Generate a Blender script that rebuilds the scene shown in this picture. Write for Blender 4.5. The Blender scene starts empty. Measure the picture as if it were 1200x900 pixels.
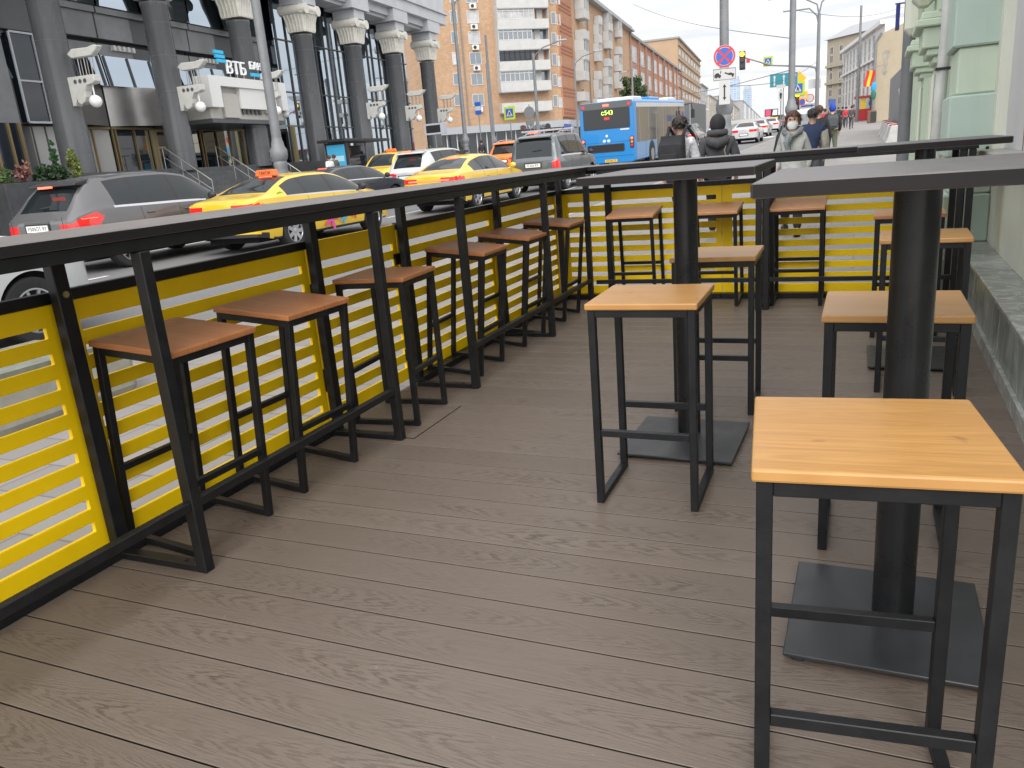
import bpy, bmesh, math, random
import numpy as np
from mathutils import Vector, Matrix
random.seed(7); rng = np.random.default_rng(7)
SC = bpy.context.scene; COL = SC.collection
PI = math.pi; R_ = math.radians

# ---------------------------------------------------------------- camera
YAW, PIT, ROL, FPX, CH = R_(-24.2197), R_(16.0154), R_(4.7273), 916.8, 1.2
def cam_axes():
    cy, sy, cp, sp, cr, sr = math.cos(YAW), math.sin(YAW), math.cos(PIT), math.sin(PIT), math.cos(ROL), math.sin(ROL)
    f = Vector((sy*cp, cy*cp, -sp)); r = Vector((cy, -sy, 0)); d = f.cross(r)
    return cr*r+sr*d, -sr*r+cr*d, f
AX_R, AX_D, AX_F = cam_axes()
EYE = Vector((0, 0, CH))
def ray(px, py): return AX_R*((px-600)/FPX) + AX_D*((py-450)/FPX) + AX_F
def pd(px, py, d): return EYE + ray(px, py)*d                     # point at camera depth d
def atY(px, py, Y): r = ray(px, py); return EYE + r*(Y/r.y)
def atX(px, py, X): r = ray(px, py); return EYE + r*(X/r.x)
cam = bpy.data.objects.new('camera', bpy.data.cameras.new('camera')); COL.objects.link(cam)
M = Matrix.Identity(4)
for i in range(3):
    M[i][0] = AX_R[i]; M[i][1] = -AX_D[i]; M[i][2] = -AX_F[i]; M[i][3] = EYE[i]
cam.matrix_world = M
cam.data.sensor_width = 36; cam.data.lens = FPX/1200*36; cam.data.clip_end = 5000; cam.data.clip_start = 0.02
SC.camera = cam

def gz(Y):                                                       # the street is level by the terrace, then climbs
    s = Y-15; return -0.20 + 0.0255*(s/2+math.sqrt(s*s/4+9))
PAVE = 0.11                                                      # pavement above road
CURB = -5.5                                                      # kerb line

# ---------------------------------------------------------------- object helpers
def tag(o, label=None, cat=None, group=None, kind=None):
    if label: o['label'] = label
    if cat: o['category'] = cat
    if group: o['group'] = group
    if kind: o['kind'] = kind
    return o
def thing(name, label, cat, loc=(0, 0, 0), rz=0.0, group=None):
    o = bpy.data.objects.new(name, None); COL.objects.link(o); o.empty_display_size = .1
    o.location = loc; o.rotation_euler = (0, 0, rz)
    return tag(o, label, cat, group)
def kids(o): return [c for c in bpy.data.objects if c.parent == o]
def dup(o, parent=None, **kw):
    c = o.copy(); COL.objects.link(c)
    if parent is not None: c.parent = parent
    for ch in kids(o): dup(ch, c)
    return c
def dup_thing(o, label, loc, rz=0.0, group=None):
    c = dup(o); c.location = loc; c.rotation_euler = (0, 0, rz); c['label'] = label
    if group: c['group'] = group
    return c

class MB:
    """collects shapes, links them as one mesh object"""
    def __init__(s): s.v = []; s.f = []
    def add(s, vs, fs):
        n = len(s.v); s.v += [tuple(p) for p in vs]; s.f += [tuple(i+n for i in f) for f in fs]; return s
    def box(s, c, d, m=None):
        x, y, z = d[0]/2, d[1]/2, d[2]/2
        vs = [Vector(p) for p in ((-x,-y,-z),(x,-y,-z),(x,y,-z),(-x,y,-z),(-x,-y,z),(x,-y,z),(x,y,z),(-x,y,z))]
        if m is not None: vs = [m @ p for p in vs]
        c = Vector(c)
        return s.add([p+c for p in vs], [(0,3,2,1),(4,5,6,7),(0,1,5,4),(1,2,6,5),(2,3,7,6),(3,0,4,7)])
    def bx(s, x0, x1, y0, y1, z0, z1): return s.box(((x0+x1)/2,(y0+y1)/2,(z0+z1)/2), (x1-x0,y1-y0,z1-z0))
    def bar(s, a, b, w, h, up=(0,0,1)):
        a, b = Vector(a), Vector(b); t = (b-a).normalized(); u = Vector(up)
        if abs(t.dot(u)) > .98: u = Vector((0,1,0))
        x = t.cross(u).normalized(); y = x.cross(t)
        q = [x*(w/2*i)+y*(h/2*j) for i, j in ((-1,-1),(1,-1),(1,1),(-1,1))]
        return s.add([a+p for p in q]+[b+p for p in q], [(3,2,1,0),(4,5,6,7),(0,1,5,4),(1,2,6,5),(2,3,7,6),(3,0,4,7)])
    def rings(s, rs, cap=True, closed=True):
        n = len(rs[0]); b = len(s.v); s.v += [tuple(p) for r in rs for p in r]
        for i in range(len(rs)-1):
            for j in range(n if closed else n-1):
                k = (j+1) % n
                s.f.append((b+i*n+j, b+i*n+k, b+(i+1)*n+k, b+(i+1)*n+j))
        if cap:
            s.f.append(tuple(b+j for j in range(n-1, -1, -1))); s.f.append(tuple(b+(len(rs)-1)*n+j for j in range(n)))
        return s
    def tube(s, pts, r, n=8, cap=True):
        pts = [Vector(p) for p in pts]; rs = []
        rad = r if isinstance(r, (list, tuple)) else [r]*len(pts)
        prev = None
        for i, p in enumerate(pts):
            t = (pts[min(i+1, len(pts)-1)]-pts[max(i-1, 0)]).normalized()
            if prev is None:
                u = Vector((0,0,1)) if abs(t.z) < .9 else Vector((0,1,0)); x = t.cross(u).normalized()
            else: x = (prev - t*prev.dot(t)).normalized()
            prev = x; y = t.cross(x)
            rs.append([p + (x*math.cos(a)+y*math.sin(a))*rad[i] for a in [2*PI*k/n for k in range(n)]])
        return s.rings(rs, cap)
    def lathe(s, prof, c=(0,0,0), n=16, axis='z', cap=True):
        rs = []
        for r, z in prof:
            q = []
            for k in range(n):
                a = 2*PI*k/n; u, w = r*math.cos(a), r*math.sin(a)
                q.append({'z':(c[0]+u,c[1]+w,c[2]+z),'y':(c[0]+w,c[1]+z,c[2]+u),'x':(c[0]+z,c[1]+u,c[2]+w)}[axis])
            rs.append(q)
        return s.rings(rs, cap)
    def prism(s, poly, d, fn):                                   # poly in 2-D, fn(u,v,w) -> point, w from 0 to d
        n = len(poly); return s.add([fn(u, v, 0) for u, v in poly]+[fn(u, v, d) for u, v in poly],
            [tuple(range(n-1,-1,-1)), tuple(range(n, 2*n))]+[(i,(i+1)%n,n+(i+1)%n,n+i) for i in range(n)])
    def ball(s, c, r, n=12, m=8, sq=(1,1,1)):
        rs = []
        for i in range(m+1):
            a = -PI/2+PI*i/m; rr = max(math.cos(a), 1e-3)*r
            rs.append([(c[0]+rr*sq[0]*math.cos(2*PI*k/n), c[1]+rr*sq[1]*math.sin(2*PI*k/n), c[2]+r*sq[2]*math.sin(a)) for k in range(n)])
        return s.rings(rs)
    def quad(s, a, b, c, d): return s.add([a,b,c,d], [(0,1,2,3)])
    def build(s, name, mat, parent=None, bevel=0.0, smooth=False, seg=1, xf=None):
        me = bpy.data.meshes.new(name); vs = s.v if xf is None else [tuple(xf @ Vector(p)) for p in s.v]
        me.from_pydata(vs, [], s.f)
        bm = bmesh.new(); bm.from_mesh(me)
        bmesh.ops.recalc_face_normals(bm, faces=bm.faces)
        if bevel:
            bmesh.ops.bevel(bm, geom=[e for e in bm.edges if e.is_manifold and e.calc_face_angle(0) > .5], offset=bevel, segments=seg, affect='EDGES', profile=.5, clamp_overlap=True)
        if smooth:
            for f in bm.faces: f.smooth = True
            for e in bm.edges:
                if e.is_manifold and e.calc_face_angle(0) > R_(smooth if smooth is not True else 38): e.smooth = False
        bm.to_mesh(me); bm.free()
        me.materials.append(mat)
        o = bpy.data.objects.new(name, me); COL.objects.link(o)
        if parent is not None: o.parent = parent
        return o
def struct(o): o['kind'] = 'structure'; return o

def text_mb(txt, size, depth=.004, align='CENTER'):              # lettering as a flat solid in x/z, facing -y
    cu = bpy.data.curves.new('lettering', 'FONT'); cu.body = txt; cu.size = size; cu.extrude = depth/2
    cu.align_x = align; cu.align_y = 'CENTER'; cu.resolution_u = 3
    o = bpy.data.objects.new('lettering', cu); COL.objects.link(o)
    dg = bpy.context.evaluated_depsgraph_get(); me = o.evaluated_get(dg).to_mesh()
    m = MB(); m.add([(v.co.x, -v.co.z, v.co.y) for v in me.vertices], [tuple(p.vertices) for p in me.polygons])
    o.evaluated_get(dg).to_mesh_clear(); bpy.data.objects.remove(o); bpy.data.curves.remove(cu)
    return m
def frame(o, ex, ez=(0,0,1)):                                    # matrix: local x -> ex, local z -> ez, local -y -> outwards
    ex = Vector(ex).normalized(); ez = Vector(ez).normalized(); ey = ez.cross(ex).normalized()
    m = Matrix.Identity(4)
    for i in range(3): m[i][0] = ex[i]; m[i][1] = ey[i]; m[i][2] = ez[i]; m[i][3] = o[i]
    return m

# ---------------------------------------------------------------- materials
MATS = {}
def nodes(name):
    m = bpy.data.materials.new(name); m.use_nodes = True; nt = m.node_tree; b = nt.nodes['Principled BSDF']
    return m, nt, b
def lk(nt, a, ao, b, bi): nt.links.new(a.outputs[ao], b.inputs[bi])
def mat(name, col, rough=.6, metal=0.0, var=0.0, scale=8.0, bump=0.0, bscale=60.0, spec=.5, emit=0.0, coat=0.0, rvar=0.0, stretch=None, alpha=None):
    if name in MATS: return MATS[name]
    m, nt, b = nodes(name); N = nt.nodes
    b.inputs['Base Color'].default_value = (*col, 1); b.inputs['Roughness'].default_value = rough
    b.inputs['Metallic'].default_value = metal; b.inputs['Specular IOR Level'].default_value = spec
    b.inputs['Coat Weight'].default_value = coat; b.inputs['Coat Roughness'].default_value = .05
    if emit:
        b.inputs['Emission Color'].default_value = (*col, 1); b.inputs['Emission Strength'].default_value = emit
    if var or bump or rvar:
        tc = N.new('ShaderNodeTexCoord'); mp = N.new('ShaderNodeMapping'); lk(nt, tc, 'Object', mp, 'Vector')
        if stretch: mp.inputs['Scale'].default_value = stretch
        nz = N.new('ShaderNodeTexNoise'); nz.inputs['Scale'].default_value = scale; nz.inputs['Detail'].default_value = 6; nz.inputs['Roughness'].default_value = .62
        lk(nt, mp, 'Vector', nz, 'Vector')
        if var:
            mx = N.new('ShaderNodeMix'); mx.data_type = 'RGBA'
            mr = N.new('ShaderNodeMapRange'); mr.inputs['From Min'].default_value = .3; mr.inputs['From Max'].default_value = .7
            lk(nt, nz, 'Fac', mr, 'Value'); lk(nt, mr, 'Result', mx, 'Factor')
            mx.inputs['A'].default_value = (*[c*(1-var) for c in col], 1); mx.inputs['B'].default_value = (*[min(1, c*(1+var)) for c in col], 1)
            lk(nt, mx, 'Result', b, 'Base Color')
        if rvar:
            mr2 = N.new('ShaderNodeMapRange'); lk(nt, nz, 'Fac', mr2, 'Value')
            mr2.inputs['From Min'].default_value = .3; mr2.inputs['From Max'].default_value = .7
            mr2.inputs['To Min'].default_value = max(.02, rough-rvar); mr2.inputs['To Max'].default_value = rough+rvar; lk(nt, mr2, 'Result', b, 'Roughness')
        if bump:
            n2 = N.new('ShaderNodeTexNoise'); n2.inputs['Scale'].default_value = bscale; n2.inputs['Detail'].default_value = 4; lk(nt, mp, 'Vector', n2, 'Vector')
            bp = N.new('ShaderNodeBump'); bp.inputs['Strength'].default_value = bump; bp.inputs['Distance'].default_value = .01
            lk(nt, n2, 'Fac', bp, 'Height'); lk(nt, bp, 'Normal', b, 'Normal')
    MATS[name] = m; return m
def mnode(nt, op, a, b=None, c=None):
    n = nt.nodes.new('ShaderNodeMath'); n.operation = op
    for i, q in enumerate((a, b, c)):
        if q is None: continue
        if isinstance(q, (int, float)): n.inputs[i].default_value = q
        else: nt.links.new(q, n.inputs[i])
    return n.outputs[0]
def mixc(nt, fac, a, b, blend='MIX'):
    n = nt.nodes.new('ShaderNodeMix'); n.data_type = 'RGBA'; n.blend_type = blend
    for key, q in (('Factor', fac), ('A', a), ('B', b)):
        if isinstance(q, (int, float)): n.inputs[key].default_value = q
        elif isinstance(q, tuple): n.inputs[key].default_value = (*q, 1)
        else: nt.links.new(q, n.inputs[key])
    return n.outputs['Result']
def noise(nt, vec, scale, detail=5, rough=.55, dist=0.0, out='Fac'):
    n = nt.nodes.new('ShaderNodeTexNoise'); n.inputs['Scale'].default_value = scale; n.inputs['Detail'].default_value = detail
    n.inputs['Roughness'].default_value = rough; n.inputs['Distortion'].default_value = dist
    if vec is not None: nt.links.new(vec, n.inputs['Vector'])
    return n.outputs[out]
def vec(nt, x, y, z):
    n = nt.nodes.new('ShaderNodeCombineXYZ')
    for i, q in enumerate((x, y, z)):
        if isinstance(q, (int, float)): n.inputs[i].default_value = q
        else: nt.links.new(q, n.inputs[i])
    return n.outputs[0]
def sep(nt, v):
    n = nt.nodes.new('ShaderNodeSeparateXYZ'); nt.links.new(v, n.inputs[0]); return n.outputs
def rng_(nt, v, a, b, c=0.0, d=1.0):
    n = nt.nodes.new('ShaderNodeMapRange'); n.inputs['From Min'].default_value = a; n.inputs['From Max'].default_value = b
    n.inputs['To Min'].default_value = c; n.inputs['To Max'].default_value = d; nt.links.new(v, n.inputs['Value']); return n.outputs['Result']
def bumpn(nt, b, h, strength, dist=.005):
    n = nt.nodes.new('ShaderNodeBump'); n.inputs['Strength'].default_value = strength; n.inputs['Distance'].default_value = dist
    nt.links.new(h, n.inputs['Height']); nt.links.new(n.outputs[0], b.inputs['Normal'])
def coords(nt, kind='Object'): return nt.nodes.new('ShaderNodeTexCoord').outputs[kind]

def deck_mat():                                                   # embossed composite boards running along x
    m, nt, b = nodes('deck_boards'); P = coords(nt); x, y, z = sep(nt, P)
    idx = mnode(nt, 'FLOOR', mnode(nt, 'DIVIDE', mnode(nt, 'ADD', y, 3.0), .1535))
    wn = nt.nodes.new('ShaderNodeTexWhiteNoise'); wn.noise_dimensions = '1D'; nt.links.new(idx, wn.inputs['W']); r = wn.outputs['Value']
    off = mnode(nt, 'MULTIPLY', r, 37.0)
    yl = mnode(nt, 'SUBTRACT', mnode(nt, 'FRACT', mnode(nt, 'DIVIDE', mnode(nt, 'ADD', y, 3.0), .1535)), .5)   # -.5 .. .5 across a board
    lowf = noise(nt, vec(nt, mnode(nt, 'ADD', mnode(nt, 'MULTIPLY', x, .8), off), mnode(nt, 'MULTIPLY', y, 4.0), off), 1.0, 2, .5)
    yc = mnode(nt, 'ADD', yl, mnode(nt, 'MULTIPLY', mnode(nt, 'SUBTRACT', lowf, .5), .9))
    par = mnode(nt, 'MULTIPLY', mnode(nt, 'MULTIPLY', yc, yc), 150.0)                                    # nested arches pointing along the board
    wob = noise(nt, vec(nt, mnode(nt, 'ADD', mnode(nt, 'MULTIPLY', x, 9.0), off), mnode(nt, 'MULTIPLY', y, 75.0), off), 1.0, 4, .62)
    sgn = mnode(nt, 'SUBTRACT', mnode(nt, 'MULTIPLY', mnode(nt, 'GREATER_THAN', r, .5), 2.0), 1.0)
    ph = mnode(nt, 'ADD', mnode(nt, 'ADD', mnode(nt, 'MULTIPLY', mnode(nt, 'MULTIPLY', x, sgn), mnode(nt, 'ADD', 60.0, mnode(nt, 'MULTIPLY', r, 55.0))), par), mnode(nt, 'MULTIPLY', wob, 17.0))
    ring = rng_(nt, mnode(nt, 'SINE', ph), -.1, .7)
    patch = rng_(nt, noise(nt, vec(nt, mnode(nt, 'ADD', mnode(nt, 'MULTIPLY', x, 1.5), off), mnode(nt, 'MULTIPLY', y, 3.0), 0), 1.2, 3, .6), .38, .56)
    mid = rng_(nt, mnode(nt, 'ABSOLUTE', yc), .12, .46, 1, .22)
    brk = rng_(nt, noise(nt, vec(nt, mnode(nt, 'MULTIPLY', x, 22.0), mnode(nt, 'MULTIPLY', y, 120.0), off), 1.0, 3), .30, .52)
    fib = noise(nt, vec(nt, mnode(nt, 'ADD', mnode(nt, 'MULTIPLY', x, 5.0), off), mnode(nt, 'MULTIPLY', y, 210.0), 0), 1.0, 4, .6)
    g = mnode(nt, 'MULTIPLY', mnode(nt, 'MULTIPLY', mnode(nt, 'MULTIPLY', ring, patch), mid), brk)
    c = mixc(nt, rng_(nt, fib, .3, .7), (0.127, 0.098, 0.076), (0.173, 0.138, 0.112))
    c = mixc(nt, mnode(nt, 'MULTIPLY', patch, .30), c, (0.198, 0.161, 0.133))
    c = mixc(nt, mnode(nt, 'MULTIPLY', g, rng_(nt, noise(nt, vec(nt, x, off, 0), 1.7, 2), .35, .65, .45, 1.0)), c, (0.071, 0.050, 0.038))
    c = mixc(nt, rng_(nt, r, 0, 1, 0, .55), c, (0.109, 0.084, 0.066))
    dirt = rng_(nt, noise(nt, vec(nt, mnode(nt, 'ADD', x, mnode(nt, 'MULTIPLY', r, .8)), y, 0), 1.4, 6, .65), .48, .72, 0, .45)
    c = mixc(nt, dirt, c, (0.139, 0.114, 0.094))
    spot = rng_(nt, noise(nt, P, 5.5, 5, .75), .66, .74, 0, .35)
    c = mixc(nt, spot, c, (0.072, 0.055, 0.043))
    dust = rng_(nt, noise(nt, P, 42.0, 3, .7), .68, .78, 0, .6)
    c = mixc(nt, dust, c, (0.303, 0.266, 0.226))
    c = mixc(nt, rng_(nt, z, -.0012, -.0030), c, (.012, .010, .008))      # shade painted into the joints, below the board faces
    nt.links.new(c, b.inputs['Base Color']); b.inputs['Specular IOR Level'].default_value = .5
    nt.links.new(rng_(nt, mnode(nt, 'ADD', dirt, fib), .3, 1.2, .42, .66), b.inputs['Roughness'])
    bumpn(nt, b, mnode(nt, 'SUBTRACT', mnode(nt, 'MULTIPLY', fib, .6), g), .45, .0018)
    return m
def wood_mat(name, light, dark, along='x', rough=.42):           # laminated pine boards, varnished
    m, nt, b = nodes(name); P = coords(nt); x, y, z = sep(nt, P)
    if along == 'y': x, y = y, x
    rnd = nt.nodes.new('ShaderNodeObjectInfo').outputs['Random']
    off = mnode(nt, 'MULTIPLY', rnd, 61.0)
    yy = mnode(nt, 'ADD', y, mnode(nt, 'MULTIPLY', rnd, .3))
    idx = mnode(nt, 'FLOOR', mnode(nt, 'DIVIDE', yy, .062))
    wn = nt.nodes.new('ShaderNodeTexWhiteNoise'); wn.noise_dimensions = '2D'; nt.links.new(vec(nt, idx, off, 0), wn.inputs['Vector']); r = wn.outputs['Value']
    o2 = mnode(nt, 'ADD', off, mnode(nt, 'MULTIPLY', r, 29.0))
    base = noise(nt, vec(nt, mnode(nt, 'ADD', mnode(nt, 'MULTIPLY', x, 1.6), o2), mnode(nt, 'MULTIPLY', y, 16.0), o2), 1.0, 1.5, .4)
    ring = mnode(nt, 'SINE', mnode(nt, 'MULTIPLY', base, 95.0))
    fib = noise(nt, vec(nt, mnode(nt, 'ADD', mnode(nt, 'MULTIPLY', x, 5.0), o2), mnode(nt, 'MULTIPLY', y, 210.0), z), 1.0, 4)
    c = mixc(nt, rng_(nt, ring, -1, 1, .05, .62), light, dark)
    c = mixc(nt, rng_(nt, fib, .4, .75, 0, .35), c, tuple(min(1, q*1.35) for q in light))
    c = mixc(nt, rng_(nt, r, 0, 1, 0, .55), c, tuple(q*f for q, f in zip(light, (.78, .70, .58))))
    jn = rng_(nt, mnode(nt, 'ABSOLUTE', mnode(nt, 'SUBTRACT', mnode(nt, 'FRACT', mnode(nt, 'DIVIDE', yy, .062)), .5)), .485, .497, 0, .5)
    c = mixc(nt, jn, c, tuple(q*.55 for q in dark))
    c = mixc(nt, rng_(nt, noise(nt, P, 7.0, 5, .7), .5, .75, 0, .35), c, tuple(q*.75 for q in light))
    c = mixc(nt, rng_(nt, rnd, 0, 1, 0, .22), c, tuple(q*.8 for q in light))
    c = mixc(nt, rng_(nt, noise(nt, vec(nt, mnode(nt,'ADD',x,off), y, z), 14.0, 2), .7, .78, 0, .5), c, tuple(q*.45 for q in dark))
    nt.links.new(c, b.inputs['Base Color'])
    nt.links.new(rng_(nt, fib, .3, .7, rough-.06, rough+.1), b.inputs['Roughness'])
    b.inputs['Coat Weight'].default_value = .10; b.inputs['Coat Roughness'].default_value = .25
    bumpn(nt, b, fib, .12, .001)
    return m
def stain_plank(name, light, dark, along='y'):                    # dark stained plank tops
    m, nt, b = nodes(name); P = coords(nt); x, y, z = sep(nt, P)
    if along == 'y': x, y = y, x
    base = noise(nt, vec(nt, mnode(nt, 'MULTIPLY', x, 1.3), mnode(nt, 'MULTIPLY', y, 22.0), mnode(nt, 'MULTIPLY', z, 22.0)), 1.0, 3, .5)
    fib = noise(nt, vec(nt, mnode(nt, 'MULTIPLY', x, 4.0), mnode(nt, 'MULTIPLY', y, 160.0), mnode(nt, 'MULTIPLY', z, 160.0)), 1.0, 4)
    ring = mnode(nt, 'SINE', mnode(nt, 'MULTIPLY', base, 50.0))
    f = mnode(nt, 'ADD', mnode(nt, 'MULTIPLY', rng_(nt, ring, -1, 1), .5), mnode(nt, 'MULTIPLY', rng_(nt, fib, .35, .7), .5))
    nt.links.new(mixc(nt, f, dark, light), b.inputs['Base Color'])
    nt.links.new(rng_(nt, f, 0, 1, .36, .52), b.inputs['Roughness']); bumpn(nt, b, f, .2, .0012)
    return m
def slab_mat():                                                   # pale granite pavement slabs
    m, nt, b = nodes('granite_slabs'); P = coords(nt); x, y, z = sep(nt, P)
    bt = nt.nodes.new('ShaderNodeTexBrick'); nt.links.new(vec(nt, x, y, 0), bt.inputs['Vector'])
    bt.inputs['Scale'].default_value = 1; bt.inputs['Brick Width'].default_value = .6; bt.inputs['Row Height'].default_value = .3
    bt.inputs['Mortar Size'].default_value = .006; bt.inputs['Bias'].default_value = 0.0
    bt.inputs['Color1'].default_value = (.205, .19, .181, 1); bt.inputs['Color2'].default_value = (.275, .257, .245, 1); bt.inputs['Mortar'].default_value = (.12, .11, .105, 1)
    sp = noise(nt, P, 95.0, 3, .7); big = noise(nt, P, .5, 5, .6)
    c = mixc(nt, rng_(nt, sp, .35, .7, 0, .35), bt.outputs['Color'], (.165, .155, .15))
    c = mixc(nt, rng_(nt, big, .4, .7, 0, .45), c, (.185, .17, .16))
    nt.links.new(c, b.inputs['Base Color']); b.inputs['Roughness'].default_value = .62
    return m
def asphalt_mat():
    m, nt, b = nodes('asphalt'); P = coords(nt); x, y, z = sep(nt, P)
    sp = noise(nt, P, 60.0, 4, .7); big = noise(nt, vec(nt, mnode(nt,'MULTIPLY',x,1.0), mnode(nt,'MULTIPLY',y,.08), 0), .9, 5, .6)
    c = mixc(nt, rng_(nt, sp, .3, .7), (.110, .111, .115), (.170, .170, .173))
    c = mixc(nt, rng_(nt, big, .4, .65, 0, .6), c, (.175, .175, .173))
    crack = rng_(nt, noise(nt, P, .35, 6, .7), .60, .62, 0, .25)
    c = mixc(nt, crack, c, (.085, .085, .088))
    nt.links.new(c, b.inputs['Base Color']); b.inputs['Roughness'].default_value = .62; bumpn(nt, b, sp, .3, .004)
    return m
def marble_mat(name, base, vein, dark, scale=3.0, streak=1.0, rough=.3):
    m, nt, b = nodes(name); P = coords(nt)
    mp = nt.nodes.new('ShaderNodeMapping'); nt.links.new(P, mp.inputs['Vector']); mp.inputs['Rotation'].default_value = (.3, .25, .6); mp.inputs['Scale'].default_value = (1, 1, streak)
    V = mp.outputs[0]
    a = noise(nt, V, scale, 6, .62, 1.2); v = noise(nt, V, scale*.8, 5, .6, 2.2)
    line = rng_(nt, mnode(nt, 'ABSOLUTE', mnode(nt, 'SUBTRACT', v, .5)), 0, .045, 1, 0)
    c = mixc(nt, rng_(nt, a, .32, .68), dark, base); c = mixc(nt, mnode(nt, 'MULTIPLY', line, .6), c, vein)
    nt.links.new(c, b.inputs['Base Color']); b.inputs['Roughness'].default_value = rough
    bumpn(nt, b, a, .1, .004)
    return m
def brick_mat(name, c1, c2, mortar, w=.25, h=.075, ms=.012):
    m, nt, b = nodes(name); P = coords(nt); x, y, z = sep(nt, P)
    bt = nt.nodes.new('ShaderNodeTexBrick'); nt.links.new(vec(nt, mnode(nt, 'ADD', x, y), z, 0), bt.inputs['Vector'])
    bt.inputs['Scale'].default_value = 1; bt.inputs['Brick Width'].default_value = w; bt.inputs['Row Height'].default_value = h; bt.inputs['Mortar Size'].default_value = ms
    bt.inputs['Color1'].default_value = (*c1, 1); bt.inputs['Color2'].default_value = (*c2, 1); bt.inputs['Mortar'].default_value = (*mortar, 1)
    big = noise(nt, P, .25, 5, .65); mid = noise(nt, P, 2.2, 4, .7)
    c = mixc(nt, rng_(nt, big, .4, .7, 0, .35), bt.outputs['Color'], tuple(q*.72 for q in c1))
    c = mixc(nt, rng_(nt, mid, .5, .72, 0, .45), c, tuple(min(1, q*1.3) for q in c2))
    nt.links.new(c, b.inputs['Base Color']); b.inputs['Roughness'].default_value = .85
    return m
def plaster_mat(name, col, var=.07, dirt=.2):
    m, nt, b = nodes(name); P = coords(nt); x, y, z = sep(nt, P)
    a = noise(nt, P, 1.4, 6, .65); st = noise(nt, vec(nt, mnode(nt,'MULTIPLY',x,5.0), mnode(nt,'MULTIPLY',y,5.0), mnode(nt,'MULTIPLY',z,.5)), 1.0, 5, .6); f = noise(nt, P, 90.0, 3, .6)
    c = mixc(nt, rng_(nt, a, .3, .7), tuple(q*(1-var) for q in col), tuple(min(1, q*(1+var)) for q in col))
    c = mixc(nt, rng_(nt, st, .52, .75, 0, dirt), c, tuple(q*.62 for q in col))
    nt.links.new(c, b.inputs['Base Color']); b.inputs['Roughness'].default_value = .8; bumpn(nt, b, mnode(nt, 'ADD', f, mnode(nt,'MULTIPLY',a,2.0)), .2, .003)
    return m
def glass_mat(name, tint, ior=2.0, rough=.03, var=0.0, metal=0.0):           # coated glazing: dark behind, strong mirror in front
    m, nt, b = nodes(name); b.inputs['Base Color'].default_value = (*tint, 1); b.inputs['Roughness'].default_value = rough; b.inputs['Metallic'].default_value = metal
    b.inputs['IOR'].default_value = ior
    if var: bumpn(nt, b, noise(nt, coords(nt), .55, 2), var, .05)
    MATS[name] = m; return m

BLK = mat('black_powder_coat', (.009, .0095, .0105), .40, var=.3, scale=14, bump=.06, bscale=240, spec=.32, rvar=.08)
BLK2 = mat('black_column', (.0105, .011, .012), .3, var=.25, scale=9, rvar=.09, spec=.4)
PLATE = mat('steel_plate', (.026, .028, .031), .38, var=.35, scale=7, rvar=.12)
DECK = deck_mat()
HONEY = wood_mat('honey_pine', (.50, .268, .086), (.38, .180, .046))
ROSY = wood_mat('rosy_pine', (.55, .26, .11), (.42, .175, .065))
RUST = wood_mat('rust_pine', (.42, .170, .062), (.29, .105, .036), 'y')
TOPW = stain_plank('dark_plank', (.235, .212, .202), (.100, .086, .081))
TOPX = stain_plank('dark_plank_across', (.175, .160, .160), (.072, .062, .065), 'x')
YEL = mat('yellow_board', (.93, .61, .003), .5, spec=.3, var=.10, scale=2.2, bump=.04, bscale=160)
YEDGE = YEL
GLS = glass_mat('car_glass', (.012, .016, .018), 1.52)
CHROME = mat('chrome', (.6, .6, .62), .18, 1.0)
EDGEB = mat('edge_band_dark', (.013, .0105, .0115), .55, spec=.25, var=.3, scale=6, stretch=(.3,.3,4))
RUB = mat('rubber', (.018, .018, .019), .75, var=.2, scale=20)
ALU = mat('alloy', (.46, .46, .48), .3, .75)
TRIM = mat('black_trim', (.02, .02, .022), .5)
LAMP = mat('tail_lamp_red', (.50, .012, .010), .12, emit=.3, coat=.6, var=.35, scale=9)
LAMPON = mat('lit_brake_lamp', (1.0, .10, .05), .2, emit=1.6)
WHITE = mat('white_paint', (.62, .62, .61), .45)
POST = mat('grey_post_paint', (.17, .178, .187), .5, var=.15, scale=3, rvar=.1)
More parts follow.
